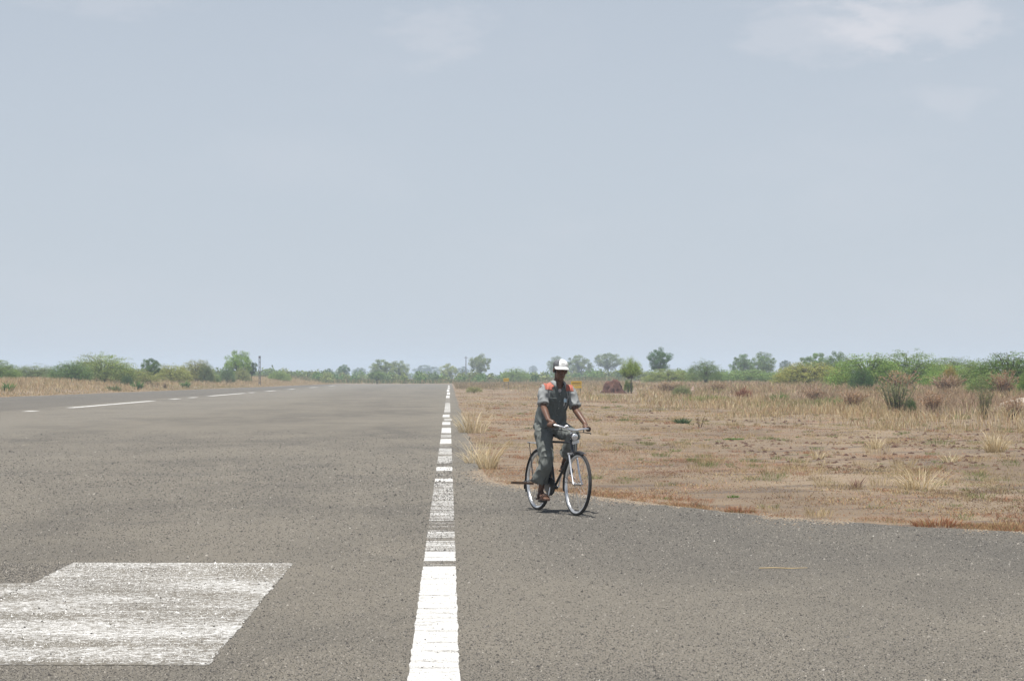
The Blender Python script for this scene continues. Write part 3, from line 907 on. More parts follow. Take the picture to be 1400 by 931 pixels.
def make_twiggy(seed, stems=46, leaves=8, size=.02, upright=.5):
    """almost bare scrub: a fan of thin twigs with a few leaves left"""
    r = np.random.default_rng(seed); wood = MB(); P = []
    for k in range(stems):
        a = r.uniform(0, 6.283); sp = r.uniform(.1, 1)
        b0 = np.array([math.cos(a) * .10 * sp, math.sin(a) * .10 * sp, -.01])
        tip = np.array([math.cos(a) * .48 * sp, math.sin(a) * .48 * sp, r.uniform(.55, 1.0) * (1 - .3 * sp * (1 - upright))])
        mid = b0 * .55 + tip * .45 + np.array([0, 0, .10]) + r.normal(0, .03, 3)
        wood.tube([b0, mid, tip], [.008, .006, .002], 3)
        for j in range(4):
            t = r.uniform(.3, .95); q0 = b0 + (tip - b0) * t + (mid - (b0 + tip) / 2) * (1 - abs(2 * t - 1))
            q1 = q0 + r.normal(0, .07, 3) + np.array([0, 0, .05]); wood.tube([q0, q1], [.004, .0015], 3)
            P.append(q0 + (q1 - q0) * r.random((leaves, 1)) + r.normal(0, .012, (leaves, 3)))
    P = np.concatenate(P); P[:, 2] = np.maximum(P[:, 2], .01)
    return wood.mesh("stems"), leaf_mesh("foliage", P, size, r)

KIND = {
    'spread': [make_spreading(101 + k, twigs=640) for k in range(4)],
    'mass': [make_spreading(141 + k, twigs=820, base=.03, size=.0115, per=28) for k in range(3)],
    'tree': [make_tree(201, rx=.42), make_tree(202, trunk=.28, cz=.60, clumps=72), make_tree(203, trunk=.40, cz=.66, rz=.30, lean=.02)],
    'round': [make_tree(211, trunk=.10, cz=.52, rx=.40, rz=.42, clumps=88, cl=.09), make_tree(212, trunk=.12, cz=.5, rx=.43, rz=.42, clumps=92, cl=.085)],
    'lone': [make_tree(221, trunk=.30, cz=.62, rx=.40, rz=.32, clumps=52, per=260, cl=.10)],
    'vase': [make_vase(231)],
    'twig': [make_twiggy(241), make_twiggy(242, 60, 5)],
    'stalk': [make_twiggy(251, 46, 6, .015, 1.0), make_twiggy(252, 40, 7, .014, 1.0)],
    'thin': [make_twiggy(261, 8, 5, .022, 1.0)],
}
PARTS = {'thin': ('stems', 'foliage'), 'spread': ('stems', 'foliage'), 'mass': ('stems', 'foliage'), 'twig': ('stems', 'foliage'), 'stalk': ('stems', 'foliage')}
for ms in KIND.values():
    for w_, l_ in ms:
        w_.materials.append(M['bark']); l_.materials.append(M['leaf'])
for w_, l_ in KIND['stalk']: w_.materials.clear(); w_.materials.append(simple('green_stem', (.115, .125, .07), .9, var=.25, scale=9))
for w_, l_ in KIND['twig']: w_.materials.clear(); w_.materials.append(M['twig'])

_nplant = [0]
def plant(name, label, cat, kind, var, x0, x1, top, Y, colour, group=None, base_sink=.0):
    """x0..x1 and top: where the photograph shows its outline; Y: its distance"""
    cx = (x0 + x1) / 2; X = (cx - 614) * Y / F
    if group == GA:
        while (x1 - 614) * Y / F > left_edge(Y) - 5: Y += 4
        X = (cx - 614) * Y / F
    z = float(terrain(X, Y)); h = EYE - (top - 514) * Y / F - z; w = (x1 - x0) * Y / F
    ms = KIND[kind]; wood, leaf = ms[var % len(ms)]
    o = empty(name, (X, Y, z - base_sink))
    _nplant[0] += 1
    o.rotation_euler = (0, 0, (_nplant[0] * 1.7) % 6.28)
    pw, pl = PARTS.get(kind, ('trunk', 'crown'))
    sxy = w * 1.04; sc = (sxy, sxy, max(.2, h * 1.0))
    for nm, me in ((pw, wood), (pl, leaf)):
        c = bpy.data.objects.new(nm, me); COL.objects.link(c); c.parent = o; c.scale = sc
        if nm == pl: c.color = (colour[0] * 2.0, colour[1] * 2.0, colour[2] * 1.5, 1)
    return tag(o, label, cat, group)

GA = "bushes along the left of the runway"
GB = "trees on the far horizon"
GC = "bushes in the field on the right"
G_OLIVE = (.155, .165, .065); G_MID = (.10, .145, .055); G_DARK = (.055, .095, .045); G_BRIGHT = (.135, .20, .06); G_GREY = (.13, .15, .085); G_PALE = (.17, .20, .095)
# left of the runway
plant("thorn_bush", "rounded green bush cut off by the left edge of the picture", "bush", 'mass', 0, -45, 30, 489, 232, G_MID, GA)
plant("thorn_bush", "thin grey green bush just right of the one at the left edge", "bush", 'spread', 1, 10, 86, 496, 258, (.10, .13, .075), GA)
plant("thorn_bush", "dark green bush at the left foot of the biggest left bush", "bush", 'mass', 1, 68, 128, 491, 238, (.075, .12, .05), GA)
plant("thorn_bush", "biggest domed olive green bush left of the runway", "bush", 'mass', 2, 92, 190, 480, 246, (.12, .155, .06), GA)
plant("thorn_bush", "small dark low bush in front of the biggest left bush", "bush", 'mass', 0, 165, 183, 511, 214, (.05, .085, .04), GA)
plant("thorn_bush", "pale olive low bush between the biggest left bush and the dark tree", "bush", 'mass', 1, 140, 216, 502, 240, (.14, .16, .07), GA)
plant("small_tree", "dark green tree with open crown right of the biggest left bush", "tree", 'tree', 0, 190, 222, 488, 250, (.07, .11, .05), GA)
plant("thorn_bush", "yellow green low bush right of the dark open-crowned tree", "bush", 'mass', 2, 204, 264, 496, 262, (.15, .165, .065), GA)
plant("thorn_bush", "flat-topped olive bush left of the round bright tree", "bush", 'mass', 0, 244, 294, 489, 255, (.145, .155, .07), GA)
plant("thorn_bush", "grey green thin bush at the right shoulder of the flat-topped olive bush", "bush", 'spread', 2, 268, 294, 492, 290, (.09, .12, .07), GA)
plant("thorn_bush", "low green bush in front of the flat-topped olive bush", "bush", 'mass', 1, 266, 306, 506, 236, (.105, .15, .065), GA)
plant("round_tree", "tallest bright green round tree left of the runway, beside the dark post", "tree", 'round', 0, 302, 350, 478, 250, (.125, .19, .055), GA)
plant("thorn_bush", "blue green bush at the left foot of the bright round tree", "bush", 'mass', 2, 298, 322, 498, 262, (.08, .12, .07), GA)
plant("thorn_bush", "pale olive bush in front of the bright round tree", "bush", 'mass', 0, 318, 344, 501, 238, (.145, .165, .08), GA)
plant("small_tree", "dark leaning tree between the bright round tree and the post", "tree", 'tree', 2, 334, 354, 493, 275, (.065, .095, .055), GA)
plant("thorn_bush", "isolated bright green bush right of the dark post", "bush", 'mass', 1, 364, 398, 506, 262, (.12, .17, .06), GA)
# far end
plant("far_tree", "tiny dark round tree on the horizon, leftmost beyond the runway's end", "tree", 'round', 1, 442, 457, 502, 640, (.06, .10, .055), GB)
plant("far_tree", "dark green tree on the horizon right of the tiny round one", "tree", 'tree', 1, 458, 481, 497, 600, (.07, .115, .055), GB)
plant("far_tree", "blue hazy low tree right of the dark horizon tree", "tree", 'round', 0, 480, 503, 502, 1150, (.07, .10, .06), GB)
plant("far_tree", "broad grey green tree beyond the runway's end, largest on that horizon", "tree", 'round', 1, 501, 546, 488, 560, (.12, .15, .08), GB)
plant("far_tree", "lower right half of the broad grey green tree group at the runway's end", "tree", 'round', 0, 528, 563, 492, 590, (.13, .16, .09), GB)
plant("small_tree", "small dark-stemmed tree standing at the very end of the runway", "tree", 'tree', 1, 500, 531, 506, 428, (.085, .125, .055), GB)
plant("far_tree", "blue hazy domed tree just left of the pale horizon tree", "tree", 'round', 1, 562, 606, 497, 1400, (.06, .09, .06), GB)
plant("far_tree", "pale green round tree above the far end of the edge line", "tree", 'round', 0, 598, 628, 496, 640, (.17, .20, .10), GB)
plant("far_tree", "small blue hazy tree left of the thin pole", "tree", 'round', 1, 622, 643, 499, 1300, (.06, .09, .06), GB)
plant("far_tree", "globe-shaped tree with narrow dark base right of the thin pole", "tree", 'lone', 0, 638, 675, 483, 600, (.125, .155, .085), GB)
plant("thorn_bush", "light green bush behind the small far yellow sign", "bush", 'mass', 2, 684, 724, 501, 452, (.12, .17, .075), GB)
plant("far_tree", "faint blue speck of a tree left of the cyclist's head", "tree", 'tree', 0, 722, 736, 499, 1700, (.05, .08, .06), GB)
plant("far_tree", "grey green tree right behind the cyclist's cap", "tree", 'round', 0, 746, 776, 486, 680, (.11, .14, .08), GB)
plant("far_tree", "hazy grey green tree just right of the cyclist's head", "tree", 'round', 1, 770, 814, 482, 690, (.115, .145, .085), GB)
plant("far_tree", "hazy grey green tree left of the lone bright small tree", "tree", 'tree', 2, 808, 856, 481, 690, (.105, .135, .08), GB)
plant("small_tree", "bright green young tree with thin bare stem beside the termite mound", "tree", 'vase', 0, 843, 883, 486, 190, (.135, .19, .05))
plant("thorn_bush", "small green shoot at the foot of the lone bright young tree", "bush", 'spread', 0, 852, 866, 516, 191, (.11, .17, .05))
plant("dark_tree", "dark green tree with crisp crown and short trunk, tallest in mid picture", "tree", 'lone', 0, 883, 923, 474, 345, (.055, .105, .05), GB)
plant("thorn_bush", "dark feathery bush right of the crisp dark tree", "bush", 'spread', 3, 938, 992, 489, 262, (.075, .115, .05), GC)
plant("thorn_bush", "light green low bush under the crisp dark tree", "bush", 'mass', 0, 876, 952, 502, 290, (.13, .16, .065), GC)
plant("far_tree", "broad blue green tree standing alone left of the small dark speck", "tree", 'round', 1, 996, 1036, 480, 410, (.085, .13, .065), GB)
plant("far_tree", "right half of the broad blue green tree pair in the right distance", "tree", 'round', 0, 1022, 1064, 480, 425, (.095, .14, .07), GB)
plant("far_tree", "small dark tree in the gap right of the broad blue green pair", "tree", 'tree', 0, 1064, 1084, 491, 720, (.055, .08, .05), GB)
plant("far_tree", "smooth topped green tree behind the olive scrub on the right", "tree", 'round', 1, 1088, 1140, 478, 330, (.09, .14, .06), GB)
plant("far_tree", "low green tree crown touching the largest right bush from behind", "tree", 'round', 0, 1124, 1164, 479, 320, (.085, .13, .055), GB)
plant("thorn_bush", "olive yellowish bush below the smooth topped green tree", "bush", 'mass', 1, 1046, 1160, 492, 215, (.15, .16, .06), GC)
plant("thorn_bush", "green bush filling the ground under the broad blue green pair", "bush", 'mass', 2, 968, 1072, 503, 300, (.10, .15, .06), GC)
plant("thorn_bush", "left part of the largest feathery bush on the right, densest green", "bush", 'mass', 1, 1132, 1246, 479, 168, (.095, .15, .045), GC)
plant("thorn_bush", "right part of the largest feathery bush on the right, arching over brown twigs", "bush", 'mass', 2, 1190, 1296, 476, 176, (.09, .135, .045), GC)
plant("thorn_bush", "very dark green clump at the foot of the largest feathery bush", "bush", 'mass', 0, 1160, 1196, 500, 150, (.04, .08, .035), GC)
plant("thorn_bush", "hazy green bush right of the largest feathery bush, farther off", "bush", 'mass', 0, 1256, 1350, 485, 250, (.09, .13, .055), GC)
plant("thorn_bush", "bright low green bush right of the orange shrub", "bush", 'mass', 2, 1258, 1344, 495, 172, (.11, .17, .05), GC)
plant("thorn_bush", "dark flat-topped bush at the right edge of the picture", "bush", 'mass', 1, 1322, 1445, 477, 128, (.065, .105, .035), GC)
plant("thorn_bush", "mid green bush left of the dark flat-topped edge bush", "bush", 'mass', 2, 1302, 1372, 489, 160, (.085, .12, .045), GC)
plant("thorn_bush", "grey green low bush below the dark flat-topped edge bush", "bush", 'mass', 1, 1322, 1396, 507, 118, (.10, .14, .06), GC)
plant("thorn_bush", "green bush sliver low on the right picture edge", "bush", 'mass', 0, 1388, 1430, 498, 112, (.09, .14, .045), GC)
plant("dry_shrub", "orange-tinged yellowish upright shrub standing between green bushes on the right", "shrub", 'spread', 2, 1286, 1310, 494, 150, (.17, .135, .05), GC)
plant("dry_scrub", "brown leafless scrub under the arching part of the largest feathery bush", "shrub", 'twig', 0, 1196, 1262, 503, 140, (.17, .11, .07), GC)
plant("dry_scrub", "purplish brown scrub beneath the bright low green bush", "shrub", 'twig', 1, 1262, 1326, 506, 132, (.15, .10, .075), GC)
plant("dry_scrub", "brown dead twigs inside the dark flat-topped edge bush", "shrub", 'twig', 0, 1345, 1402, 502, 116, (.16, .10, .07), GC)
plant("dry_scrub", "grey brown leafless scrub left of the green stemmed shrub", "shrub", 'twig', 1, 1092, 1136, 522, 112, (.16, .11, .08), GC)
plant("dry_scrub", "brown scrub right of the dark feathery bush in mid distance", "shrub", 'twig', 0, 958, 1002, 518, 172, (.16, .12, .08), GC)
plant("dry_scrub", "low brown scrub left of the rust brown grass clump", "shrub", 'twig', 1, 884, 940, 517, 180, (.17, .13, .09), GC)
plant("thorn_bush", "grey green low shrub before the brown scrub in mid distance", "bush", 'mass', 2, 918, 946, 524, 150, (.11, .13, .075), GC)
plant("green_shrub", "sprawling shrub with many green upright stems in the tall grass at right", "shrub", 'stalk', 0, 1190, 1262, 508, 84, (.10, .125, .065), GC)
plant("green_shrub", "small dark green shrub touching the sprawling stemmed shrub's right foot", "shrub", 'mass', 1, 1236, 1254, 541, 85, (.05, .09, .04), GC)
plant("green_shrub", "grey green leaning weed of tall stems near the right picture edge", "shrub", 'stalk', 1, 1328, 1364, 516, 76, (.16, .17, .10), GC)
plant("dry_scrub", "thin dry stem with few leaves on the mown strip, right of the dark weed", "shrub", 'thin', 0, 944, 970, 560, 66, (.16, .13, .07), GC)
plant("dry_scrub", "brown thorny scrub right of the sprawling green stemmed shrub", "shrub", 'twig', 0, 1250, 1300, 530, 88, (.17, .11, .075), GC)
plant("dry_scrub", "brown thorny scrub between the grey brown scrub and the sprawling shrub", "shrub", 'twig', 1, 1140, 1192, 526, 96, (.18, .12, .08), GC)
plant("dry_scrub", "brown thorny scrub close to the right picture edge under the pale rock", "shrub", 'twig', 0, 1362, 1410, 538, 74, (.16, .10, .07), GC)
plant("grey_weed", "small grey green weed on the far mown strip left of the cyclist", "weed", 'spread', 1, 636, 660, 527, 200, (.15, .16, .09), GC)

def scrub_belt():
    """the far thicket that closes the horizon, one mass of green"""
    r = np.random.default_rng(77); V, C = [], []
    for k in range(900):
        Y = r.uniform(440, 1500) if k > 300 else r.uniform(436, 620)
        X = r.uniform(-.235, .30) * Y
        if LEFT_EDGE - 8 < X < 2 and Y < 440: continue
        if X < -30 and Y < 480: Y += 60
        h = r.uniform(1.3, 2.45) * (1.0 + .0004 * Y); w = h * r.uniform(.9, 1.9)
        n = int(np.clip(200 * 500 / Y, 70, 225))
        d = r.normal(size=(n, 3)); d /= np.linalg.norm(d, axis=1)[:, None]; d[:, 2] = np.abs(d[:, 2])
        p = d * (r.random((n, 1)) ** .4) * np.array([w * .5, w * .5, h]) * r.uniform(.8, 1.1, (n, 1))
        p += np.array([X, Y, float(terrain(X, Y))])
        v, q = leaf_quads(p, .00055 * Y + .06, r)
        V.append(v)
        base = np.array([G_OLIVE, G_MID, G_GREY, (.12, .16, .06), (.16, .16, .07)][r.integers(5)]) * r.uniform(.8, 1.2) * np.array([1.4, 1.6, 1.15])
        C.append(np.repeat(base[None] * r.uniform(.75, 1.25, (n, 1)), 4, 0))
    V = np.concatenate(V); C = np.concatenate(C)
    q = np.arange(len(V)).reshape(-1, 4)
    o = link("far_thicket", np_mesh("far_thicket", V, q, None, C), None, mat_leaf("thicket_leaf", .3, False))
    tag(o, "far green thicket closing the horizon behind the runway", "thicket", kind='stuff')
scrub_belt()

def field_scrub():
    """knee-high brown undergrowth between the bushes of the right field"""
    n = 45000; X, Y = wedge(n, 70, 300, 15, 75)
    keep = (X < .285 * Y) & (rng.random(n) < smooth(.45, .75, vnoise(X, Y, .07, 71)) * smooth(15, 22, X))
    X, Y = X[keep], Y[keep]; n = len(X)
    C = pal(n, [(.36, .25, .18), (.29, .20, .15), (.42, .31, .21), (.25, .26, .13), (.52, .42, .27)], [.3, .22, .2, .13, .15])
    H = rng.uniform(.25, .72, n) * (.5 + .7 * vnoise(X, Y, .15, 72))
    v, q, c = blades(X, Y, H, rng.uniform(.02, .045, n) * np.clip(Y / 100, .8, 2), rng.uniform(.1, .8, n), C)
    o = link("brown_undergrowth", np_mesh("brown_undergrowth", v, q, None, c), None, M['grass'])
    tag(o, "brown dry undergrowth between the bushes of the right field", "undergrowth", kind='stuff')
field_scrub()

# ------------------------------------------------------------------ mound, signs, poles, rock
def lumpy(name, label, cat, px, py, w, h, mat, seed, z0=0, pw=1.2, Y=None, tap=.35, rough=.16):
    z = 0.
    for _ in range(4):
        if Y is None: X, Yg = pt(px, py, z)
        else: Yg = Y; X = (px - 614) * Yg / F
        z = float(terrain(X, Yg))
    r = np.random.default_rng(seed)
    bm = bmesh.new(); bmesh.ops.create_icosphere(bm, subdivisions=4, radius=1.)
    ph = r.uniform(0, 6.28, 12); fr = r.normal(0, 1, (12, 3)) * np.linspace(1.5, 9, 12)[:, None]
    for v in bm.verts:
        p = np.array(v.co); k = 0
        for i in range(12): k += math.sin(float(fr[i] @ p) + ph[i]) * rough / (1 + .28 * i)
        s = 1 + k
        zz = max(p[2], -.15)
        taper = 1 - tap * max(0, zz) ** .8
        v.co = (p[0] * w * .5 * s * taper, p[1] * w * .42 * s * taper, (np.sign(zz) * abs(zz) ** pw) * h * (1 + .5 * k))
    me = bpy.data.meshes.new(name); bm.to_mesh(me); bm.free()
    me.polygons.foreach_set('use_smooth', np.ones(len(me.polygons), bool))
    o = link(name, me, None, mat); o.location = (X, Yg, z)
    return tag(o, label, cat)
lumpy("termite_mound", "reddish brown termite mound left of the lone young tree", "mound", 841, 537, 1.95, 1.12, M['mound'], 6, Y=190, pw=.95, tap=.46, rough=.20)
lumpy("pale_rock", "pale rounded rock half hidden in grass at the right picture edge", "rock", 1404, 543, 2.6, .42, M['boulder'], 8, pw=.8, Y=92, rough=.05)
lumpy("small_rock", "small pale pinkish rock among brown scrub in mid distance", "rock", 947, 532, .5, .55, simple("pink_rock", (.42, .31, .26), 1., var=.15, scale=3), 9, Y=165)

def board_sign(label, px, top, bot, wpx, Y, two):
    X = (px - 614) * Y / F; z = float(terrain(X, Y))
    zt = EYE - (top - 514) * Y / F; zb = EYE - (bot - 514) * Y / F; w = wpx * Y / F
    o = empty("yellow_sign", (X, Y, z)); zt -= z; zb -= z
    if two:
        zm = zb + (zt - zb) * .36
        for a, b_ in ((zm + .03, zt), (zb, zm - .02)):
            MB().box((0, 0, (a + b_) / 2), (w, .03, b_ - a)).build("board", M['sign'], o, False)
        MB().box((0, -.018, zt - (zt - zm) * .45), (w * .8, .006, (zt - zm) * .28)).build("panel_stripe", simple("sign_stripe", (.30, .19, .03), .6), o, False)
    else:
        MB().box((0, 0, (zt + zb) / 2), (w, .03, zt - zb)).build("board", M['sign'], o, False)
        MB().box((0, -.018, (zt + zb) / 2), (w * .9, .006, (zt - zb) * .12)).build("panel_stripe", simple("sign_stripe_small", (.30, .19, .03), .6), o, False)
    for s in (-1, 1):
        MB().tube([(s * w * .4, .035, -.05), (s * w * .4, .035, zt - .02)], .022, 8).build("post", M['steel_post'], o)
    return tag(o, label, "sign", "yellow runway signs")
board_sign("yellow two-board runway sign behind the cyclist's shoulder", 788, 521, 530.5, 14.5, 160, True)
board_sign("small far yellow sign on the verge left of the cyclist", 692, 517, 521.5, 7.5, 250, False)

def dark_post():
    Y = 330; X = (355 - 614) * Y / F; z = float(terrain(X, Y)); h = EYE - (486.5 - 514) * Y / F - z
    o = empty("dark_post", (X, Y, z))
    for s in (-1, 1): MB().tube([(s * .10, 0, -.1), (s * .095, 0, h)], .05, 8).build("leg", M['steel_post'], o)
    for k in range(6): MB().box((0, .09, .5 + k * (h - .7) / 5), (.30, .04, .12)).build("rung", M['steel_post'], o, False)
    MB().box((0, 0, h - .2), (.32, .16, .3)).build("head", M['steel_post'], o, False)
    tag(o, "dark upright post beside the bright round tree on the left", "post")
dark_post()
def thin_pole():
    Y = 700; X = (637 - 614) * Y / F; z = float(terrain(X, Y)); h = EYE - (487 - 514) * Y / F - z
    o = empty("utility_pole", (X, Y, z))
    MB().tube([(0, 0, -.1), (0, 0, h)], [.17, .12], 8).build("pole", M['steel_post'], o)
    MB().box((0, .12, h - .5), (1.3, .1, .12)).build("crossarm", M['steel_post'], o, False)
    tag(o, "thin pole on the horizon just left of the globe-shaped tree", "pole")
thin_pole()

# ------------------------------------------------------------------ haze
def haze():
    m_ = bpy.data.materials.new("dusty_air"); m_.use_nodes = True
    nt = m_.node_tree; nt.nodes.clear()
    out = nt.nodes.new("ShaderNodeOutputMaterial"); pv = nt.nodes.new("ShaderNodeVolumePrincipled")
    pv.inputs['Color'].default_value = (.70, .84, 1.0, 1); pv.inputs['Density'].default_value = HAZE
    pv.inputs['Anisotropy'].default_value = .0
    nt.links.new(pv.outputs[0], out.inputs['Volume'])
    b = MB().box((0, 1350, 10), (6200, 3500, 23))
    o = b.build("haze", m_, None, False)
    tag(o, "thin dusty haze lying over the plain", "haze", kind='stuff')
HAZE = 0.00046
haze()

# ------------------------------------------------------------------ bicycle (local: x forward, y to the rider's left, z up; origin under the rear axle)
BIKE_LOC, BIKE_ROT = (1.035, 25.42, 0.0), (R(-3.0), 0, R(-69.4))
BM = dict(
    black=simple("black_enamel", (.018, .018, .02), .35, var=.2, scale=9, spec=.5, coat=.3),
    chrome=simple("dull_chrome", (.82, .82, .83), .38, 1., var=.12, scale=25),
    steel=simple("worn_steel", (.45, .44, .43), .45, .8, var=.25, scale=30),
    rubber=simple("tyre_rubber", (.035, .034, .033), .85, var=.3, scale=18, bump=.3),
    rim=simple("rim_alloy", (.70, .70, .70), .35, .75, var=.15, scale=16),
    leather=simple("saddle_leather", (.035, .022, .016), .55, var=.3, scale=14),
    wood=simple("brown_wood", (.12, .075, .05), .8, var=.3, scale=10),
    grip=simple("black_grip", (.02, .02, .02), .7, var=.2),
    lens=simple("lamp_glass", (.75, .76, .78), .15, .6, var=.05),
    red=simple("red_reflector", (.45, .02, .015), .3),
    lampshell=simple("lamp_shell", (.03, .03, .032), .4, spec=.5),
    pale=simple("white_plastic", (.72, .72, .70), .5, var=.08),
)
bike = empty("bicycle", BIKE_LOC, BIKE_ROT)
tag(bike, "old black roadster bicycle ridden on the taxiway beside the white edge line", "bicycle")
RA, FA, BB = Vector((0, 0, .355)), Vector((1.12, 0, .355)), Vector((.47, 0, .29))
SEATLUG, HEADLO, HEADUP = Vector((.262, 0, .81)), Vector((.930, 0, .715)), Vector((.880, 0, .835))

def ring(c, r, n, y=0.):
    return [Vector((c.x + r * math.cos(2 * math.pi * k / n), y, c.z + r * math.sin(2 * math.pi * k / n))) for k in range(n)]

def wheel(c, label):
    w = empty("wheel", c); w.parent = bike
    o = Vector((0, 0, 0))
    MB().tube(ring(o, .3365, 72), .0185, 10, closed=True).build("tyre", BM['rubber'], w)
    b = MB(); n = 72                                   # rim: shallow channel
    prof = [(.320, -.017), (.326, -.017), (.322, 0), (.326, .017), (.320, .017), (.308, .010), (.304, 0), (.308, -.010)]
    v = [(r * math.cos(2 * math.pi * k / n), y, r * math.sin(2 * math.pi * k / n)) for k in range(n) for r, y in prof]
    m_ = len(prof); f = [(k * m_ + j, k * m_ + (j + 1) % m_, ((k + 1) % n) * m_ + (j + 1) % m_, ((k + 1) % n) * m_ + j) for k in range(n) for j in range(m_)]
    b.add(v, f).build("rim", BM['rim'], w)
    hb = MB().tube([(0, -.048, 0), (0, -.036, 0), (0, -.034, 0), (0, .034, 0), (0, .036, 0), (0, .048, 0)], [.009, .026, .013, .013, .026, .009], 14)
    hb.tube([(0, -.068, 0), (0, .068, 0)], .006, 8).build("hub", BM['steel'], w)
    sp = MB().tube([(0, .03, .024), (.10, .006, .305)], .0012, 4, cap=False).mesh("spoke"); sp.materials.append(BM['steel'])
    sp2 = MB().tube([(0, -.03, .024), (-.10, -.006, .305)], .0012, 4, cap=False).mesh("spoke"); sp2.materials.append(BM['steel'])
    for k in range(32):
        s = bpy.data.objects.new("spoke", sp if k % 2 else sp2); COL.objects.link(s); s.parent = w
        s.rotation_euler = (0, 2 * math.pi * k / 32 + (.35 if k % 4 > 1 else 0), 0)
    return w
wheel(RA, ""); wheel(FA, "")
# frame
fr = MB()
fr.tube([BB, SEATLUG + Vector((-.012, 0, .03))], .0148, 12)
fr.tube([SEATLUG, HEADUP + Vector((.008, 0, -.018))], .0135, 12)
fr.tube([BB, HEADLO + Vector((-.006, 0, .015))], .0150, 12)
fr.tube([HEADLO, HEADUP], .0195, 12)
for s in (-1, 1):
    fr.tube([BB + Vector((-.03, s * .022, .0)), BB + Vector((-.12, s * .036, .015)), RA + Vector((0, s * .060, 0))], [.011, .011, .008], 8)
    fr.tube([SEATLUG + Vector((0, s * .016, 0)), RA + Vector((.05, s * .045, .12)), RA + Vector((0, s * .060, 0))], [.008, .008, .007], 8)
fr.tube([BB + Vector((0, -.036, 0)), BB + Vector((0, .036, 0))], .022, 12)
for p in (SEATLUG, HEADUP, HEADLO): fr.ball(p, .022)
fr.build("frame", BM['black'], bike)
# fork
fk = MB()
crown = HEADLO + Vector((.012, 0, -.03))
for s in (-1, 1):
    fk.tube([crown + Vector((0, s * .045, 0)), crown.lerp(FA, .55) + Vector((-.016, s * .047, 0)), crown.lerp(FA, .85) + Vector((-.012, s * .050, 0)), FA + Vector((0, s * .055, 0))], [.0125, .011, .009, .007], 10)
fk.build("fork", BM['chrome'], bike)
MB().box(crown + Vector((0, 0, .006)), (.034, .115, .022)).build("fork_crown", BM['chrome'], bike)

def mudguard(c, a0, a1, name):
    b = MB(); n = 26; prof = [(-.030, -.014), (-.020, -.002), (0, .004), (.020, -.002), (.030, -.014), (.028, -.017), (.018, -.006), (0, 0), (-.018, -.006), (-.028, -.017)]
    rings = []
    for k in range(n + 1):
        a = R(a0 + (a1 - a0) * k / n)
        rings.append([c + Vector(((.372 + dr) * math.cos(a), y, (.372 + dr) * math.sin(a))) for y, dr in prof])
    b.loft(rings); return b.build(name, BM['black'], bike)
mg = mudguard(RA, 40, 205, "rear_mudguard"); mg2 = mudguard(FA, 68, 195, "front_mudguard")
def stay(c, angs, name, parent):
    b = MB()
    for a in angs:
        for s in (-1, 1):
            p = c + Vector((.375 * math.cos(R(a)), s * .030, .375 * math.sin(R(a)) - .0))
            b.tube([c + Vector((0, s * .062, 0)), p], .0028, 6)
    return b.build(name, BM['black'], parent)
stay(RA, (125, 190), "rear_mudguard_stay", bike); stay(FA, (178, 165), "front_mudguard_stay", bike)
rf = MB().ball(RA + Vector((-.378, 0, .02)), (.012, .022, .028)).build("rear_reflector", BM['red'], bike)
MB().box(RA + Vector((-.372, 0, -.075)), (.006, .062, .10)).build("mud_flap", BM['grip'], bike)
# saddle
b = MB(); rings = []
for x, w, h, dz in ((-.135, .03, .02, .012), (-.12, .085, .035, .012), (-.06, .105, .045, .008), (.0, .075, .04, .0), (.07, .032, .032, -.006), (.135, .020, .026, -.010), (.15, .008, .012, -.012)):
    rings.append([Vector((.225 + x, w * math.cos(a), .905 + dz + h * (math.sin(a) if math.sin(a) < 0 else math.sin(a) * .55))) for a in [2 * math.pi * k / 14 for k in range(14)]])
sd = b.loft(rings).build("saddle", BM['leather'], bike)
MB().tube([SEATLUG, SEATLUG + Vector((-.03, 0, .085))], .0125, 10).build("seat_post", BM['chrome'], bike)
sprb = MB()
for s in (-1, 1):
    pts = [Vector((.135 + .018 * math.cos(k * .9), s * .05 + .018 * math.sin(k * .9), .83 + .0032 * k)) for k in range(22)]
    sprb.tube(pts, .003, 5)
sprb.build("saddle_springs", BM['steel'], bike)
# handlebar
hb = MB()
STEM = Vector((.868, 0, .94)); TILT = R(4.0)
def tl(p):
    """bar sits a little low on the rider's left"""
    p = Vector(p); return Vector((p.x, p.y, p.z - p.y * math.tan(TILT) * .8))
hb.tube([HEADUP, STEM + Vector((0, 0, -.01))], .0115, 10)
hb.tube([STEM + Vector((-.004, 0, 0)), STEM + Vector((.03, 0, .018))], .014, 10)
BARP = [(.79, .248, .988), (.845, .228, .992), (.885, .180, .990), (.900, .115, .978), (.900, .05, .962), (.900, 0, .958)]
bar = [tl(p) for p in BARP] + [tl((x, -y, z)) for x, y, z in BARP[-2::-1]]
hb.tube(bar, .0118, 10)
hbo = hb.build("handlebar", BM['chrome'], bike)
GRIP = {}
for s in (1, -1):
    g0, g1 = tl((.79, s * .248, .988)), tl((.862, s * .213, .992))
    d = (g0 - g1).normalized(); GRIP[s] = (g1, g0 + d * .012)
    MB().tube([g1, g1 + d * .01, g0, g0 + d * .015, g0 + d * .02], [.014, .0165, .0165, .018, .012], 12).build("grip", BM['grip'], bike)
    lv = MB().tube([tl((.90, s * .14, .945)), tl((.905, s * .20, .945)), tl((.885, s * .225, .948)), tl((.83, s * .258, .948)), tl((.80, s * .274, .935))], [.005, .006, .0065, .0065, .005], 7)
    lv.tube([tl((.902, s * .14, .945)), tl((.90, s * .05, .935))], .0045, 6)
    lv.tube([tl((.90, s * .14, .975)), tl((.90, s * .14, .945))], .006, 6).build("brake_lever", BM['black'], bike)
rod = MB()
rod.tube([(.925, .03, .93), (.955, .03, .72), (.99, .045, .70)], .0035, 6)
